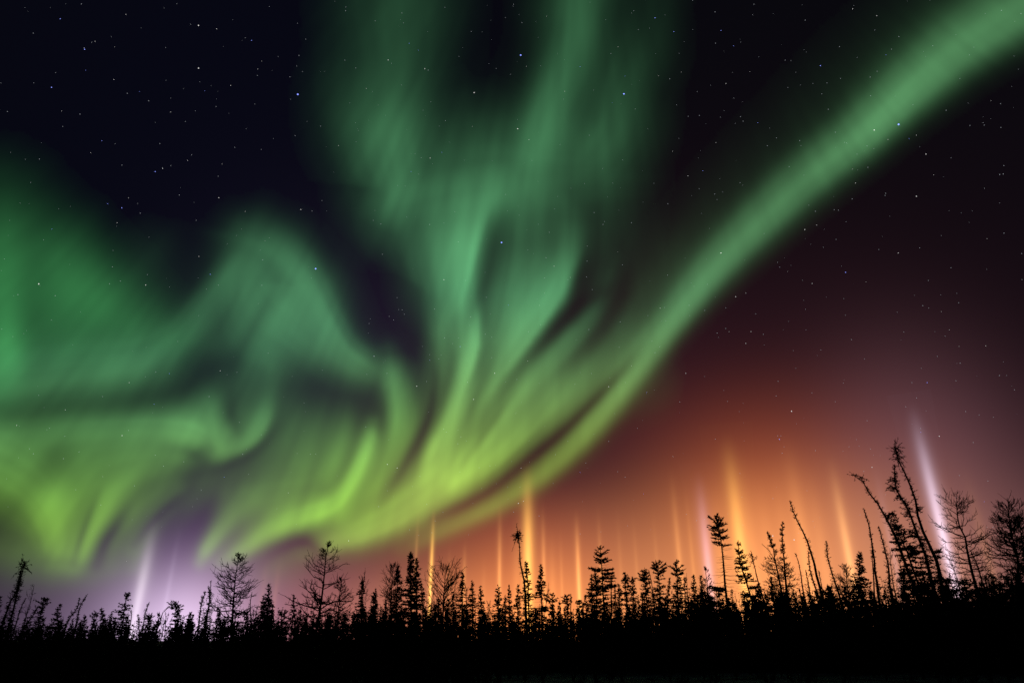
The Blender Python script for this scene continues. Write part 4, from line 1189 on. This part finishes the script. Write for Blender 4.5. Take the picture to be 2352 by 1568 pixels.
def young(x, y, s, sxy, rot):
    k = rg.randrange(len(protos))
    src = protos[k]
    if k in used_first:
        o = src.copy(); COL.objects.link(o)
        for ch in src.children:
            c = ch.copy(); COL.objects.link(c); c.parent = o
    else:
        o = src; used_first.add(k)
    o.location = (x, y, -.08)
    o.scale = (s * sxy, s * sxy, s)
    o.rotation_euler = (rg.gauss(0, .03), rg.gauss(0, .04), rot)
    where = 'left' if x < -12 else ('middle' if x < 8 else 'right')
    tag(o, 'young dark spruce lost in the black thicket along the %s of the tree line' % where, 'young spruce', YG + ' on the ' + where)
    return o


rg = random.Random(21)


def top_px(x):
    """how high the closed dark growth reaches in the photograph (px row) at column x"""
    return float(np.interp(x, [0, 300, 450, 700, 1000, 1250, 1300, 1350, 1600, 1800, 2000, 2200, 2352],
                           [1428, 1432, 1425, 1414, 1400, 1406, 1414, 1394, 1372, 1362, 1350, 1338, 1318]))


for k in range(235):
    x = -40 + 2440 * (k + rg.random()) / 235
    Y = rg.uniform(34, 60) if x < 1120 else rg.uniform(42.5, 62)
    p = at_depth(x, top_px(x) + rg.triangular(-22, 48, 10), Y)
    H = max(p[2], 1.0)
    young(p[0], Y, H / 2.6, rg.uniform(.6, 1.05), rg.uniform(0, 6.28))

# ------------------------------------------------------------------ stuff: brush at the wood's edge, far wood behind
RNG = np.random.default_rng(5)


def brush_mesh():
    B = Build()
    n = 3400
    Y = RNG.uniform(26.5, 46, n)
    X = RNG.uniform(-1, 1, n) * Y * 1.15
    thin = (X > -2 + RNG.normal(0, 1.5, n)) & (Y < 41.5) & (RNG.random(n) < .9)
    Y = np.where(thin, Y + 15, Y)
    X = np.where(thin, X * Y / (Y - 15), X)
    px = 1176 + X / Y * F * .92
    hmax = np.interp(px, [0, 1250, 1500, 2352], [1.5, 1.6, 2.3, 3.0]) * np.interp(Y, [26, 31], [.35, 1])
    h = hmax * RNG.uniform(.4, 1.0, n)
    k = 6
    O = np.stack([X, Y, np.full(n, -.1)], -1)
    P = []
    for _ in range(k):
        az = RNG.uniform(0, 6.28, n); sp_ = RNG.uniform(.1, .55, n) * h
        s = np.linspace(0, 1, 4)
        q = O[:, None] + np.stack([np.cos(az), np.sin(az), np.zeros(n)], -1)[:, None] * (sp_[:, None] * s ** 1.3)[..., None]
        q[..., 2] += h[:, None] * s[None] * RNG.uniform(.6, 1, n)[:, None]
        P.append(q)
    P = np.concatenate(P)
    B.tubes(P, np.linspace(.016, .006, 4)[None] * np.ones((len(P), 1)))
    Q = twigs_on(P, 4, .12, .4, .3)
    B.tubes(Q, np.array([[.008, .006, .004]]) * np.ones((len(Q), 1)))
    # dead leaves and lichen hanging in the brush
    needles(B, P, 9, .14, .07, lo=.1)
    return B.mesh('brush', M_BRUSH)


o = link_mesh('brush', brush_mesh())
tag(o, 'dark tangled leafless brush along the front of the forest', 'brush', kind='stuff')


def far_wood_mesh():
    B = Build()
    n = 1350
    Y = RNG.uniform(62, 150, n)
    X = RNG.uniform(-1, 1, n) * Y * 1.4
    px = 1176 + X / Y * F * .92
    topr = np.array([top_px(q) for q in px]) + RNG.triangular(-4, 14, 34, n)
    H = EYE + Y * (1478 - topr) / F * 1.08
    H = np.maximum(H, 1.8)
    ts = np.linspace(.03, .98, 26)
    for i in range(n):
        b = np.array([X[i], Y[i], -.1])
        sp = lambda t, b=b, i=i: b + np.stack([0 * t, 0 * t, t * H[i]], -1)
        tt = np.clip(ts + RNG.normal(0, .01, len(ts)), .02, .99)
        P = branches(sp, H[i], tt, (1 - tt) * .8 * RNG.uniform(.5, 1.2, len(tt)) + .15, np.full(len(tt), -.2), np.full(len(tt), .2), k=3)
        needles(B, P, 13, .34, .16, lo=0)
        B.tubes(sp(np.linspace(0, 1, 3))[None], np.array([[.07, .05, .01]]))
    return B.mesh('far_wood', M_NEEDLE)


o = link_mesh('far_wood', far_wood_mesh())
tag(o, 'far wood of small spruces behind the tree line, read as one dark mass', 'forest', kind='stuff')
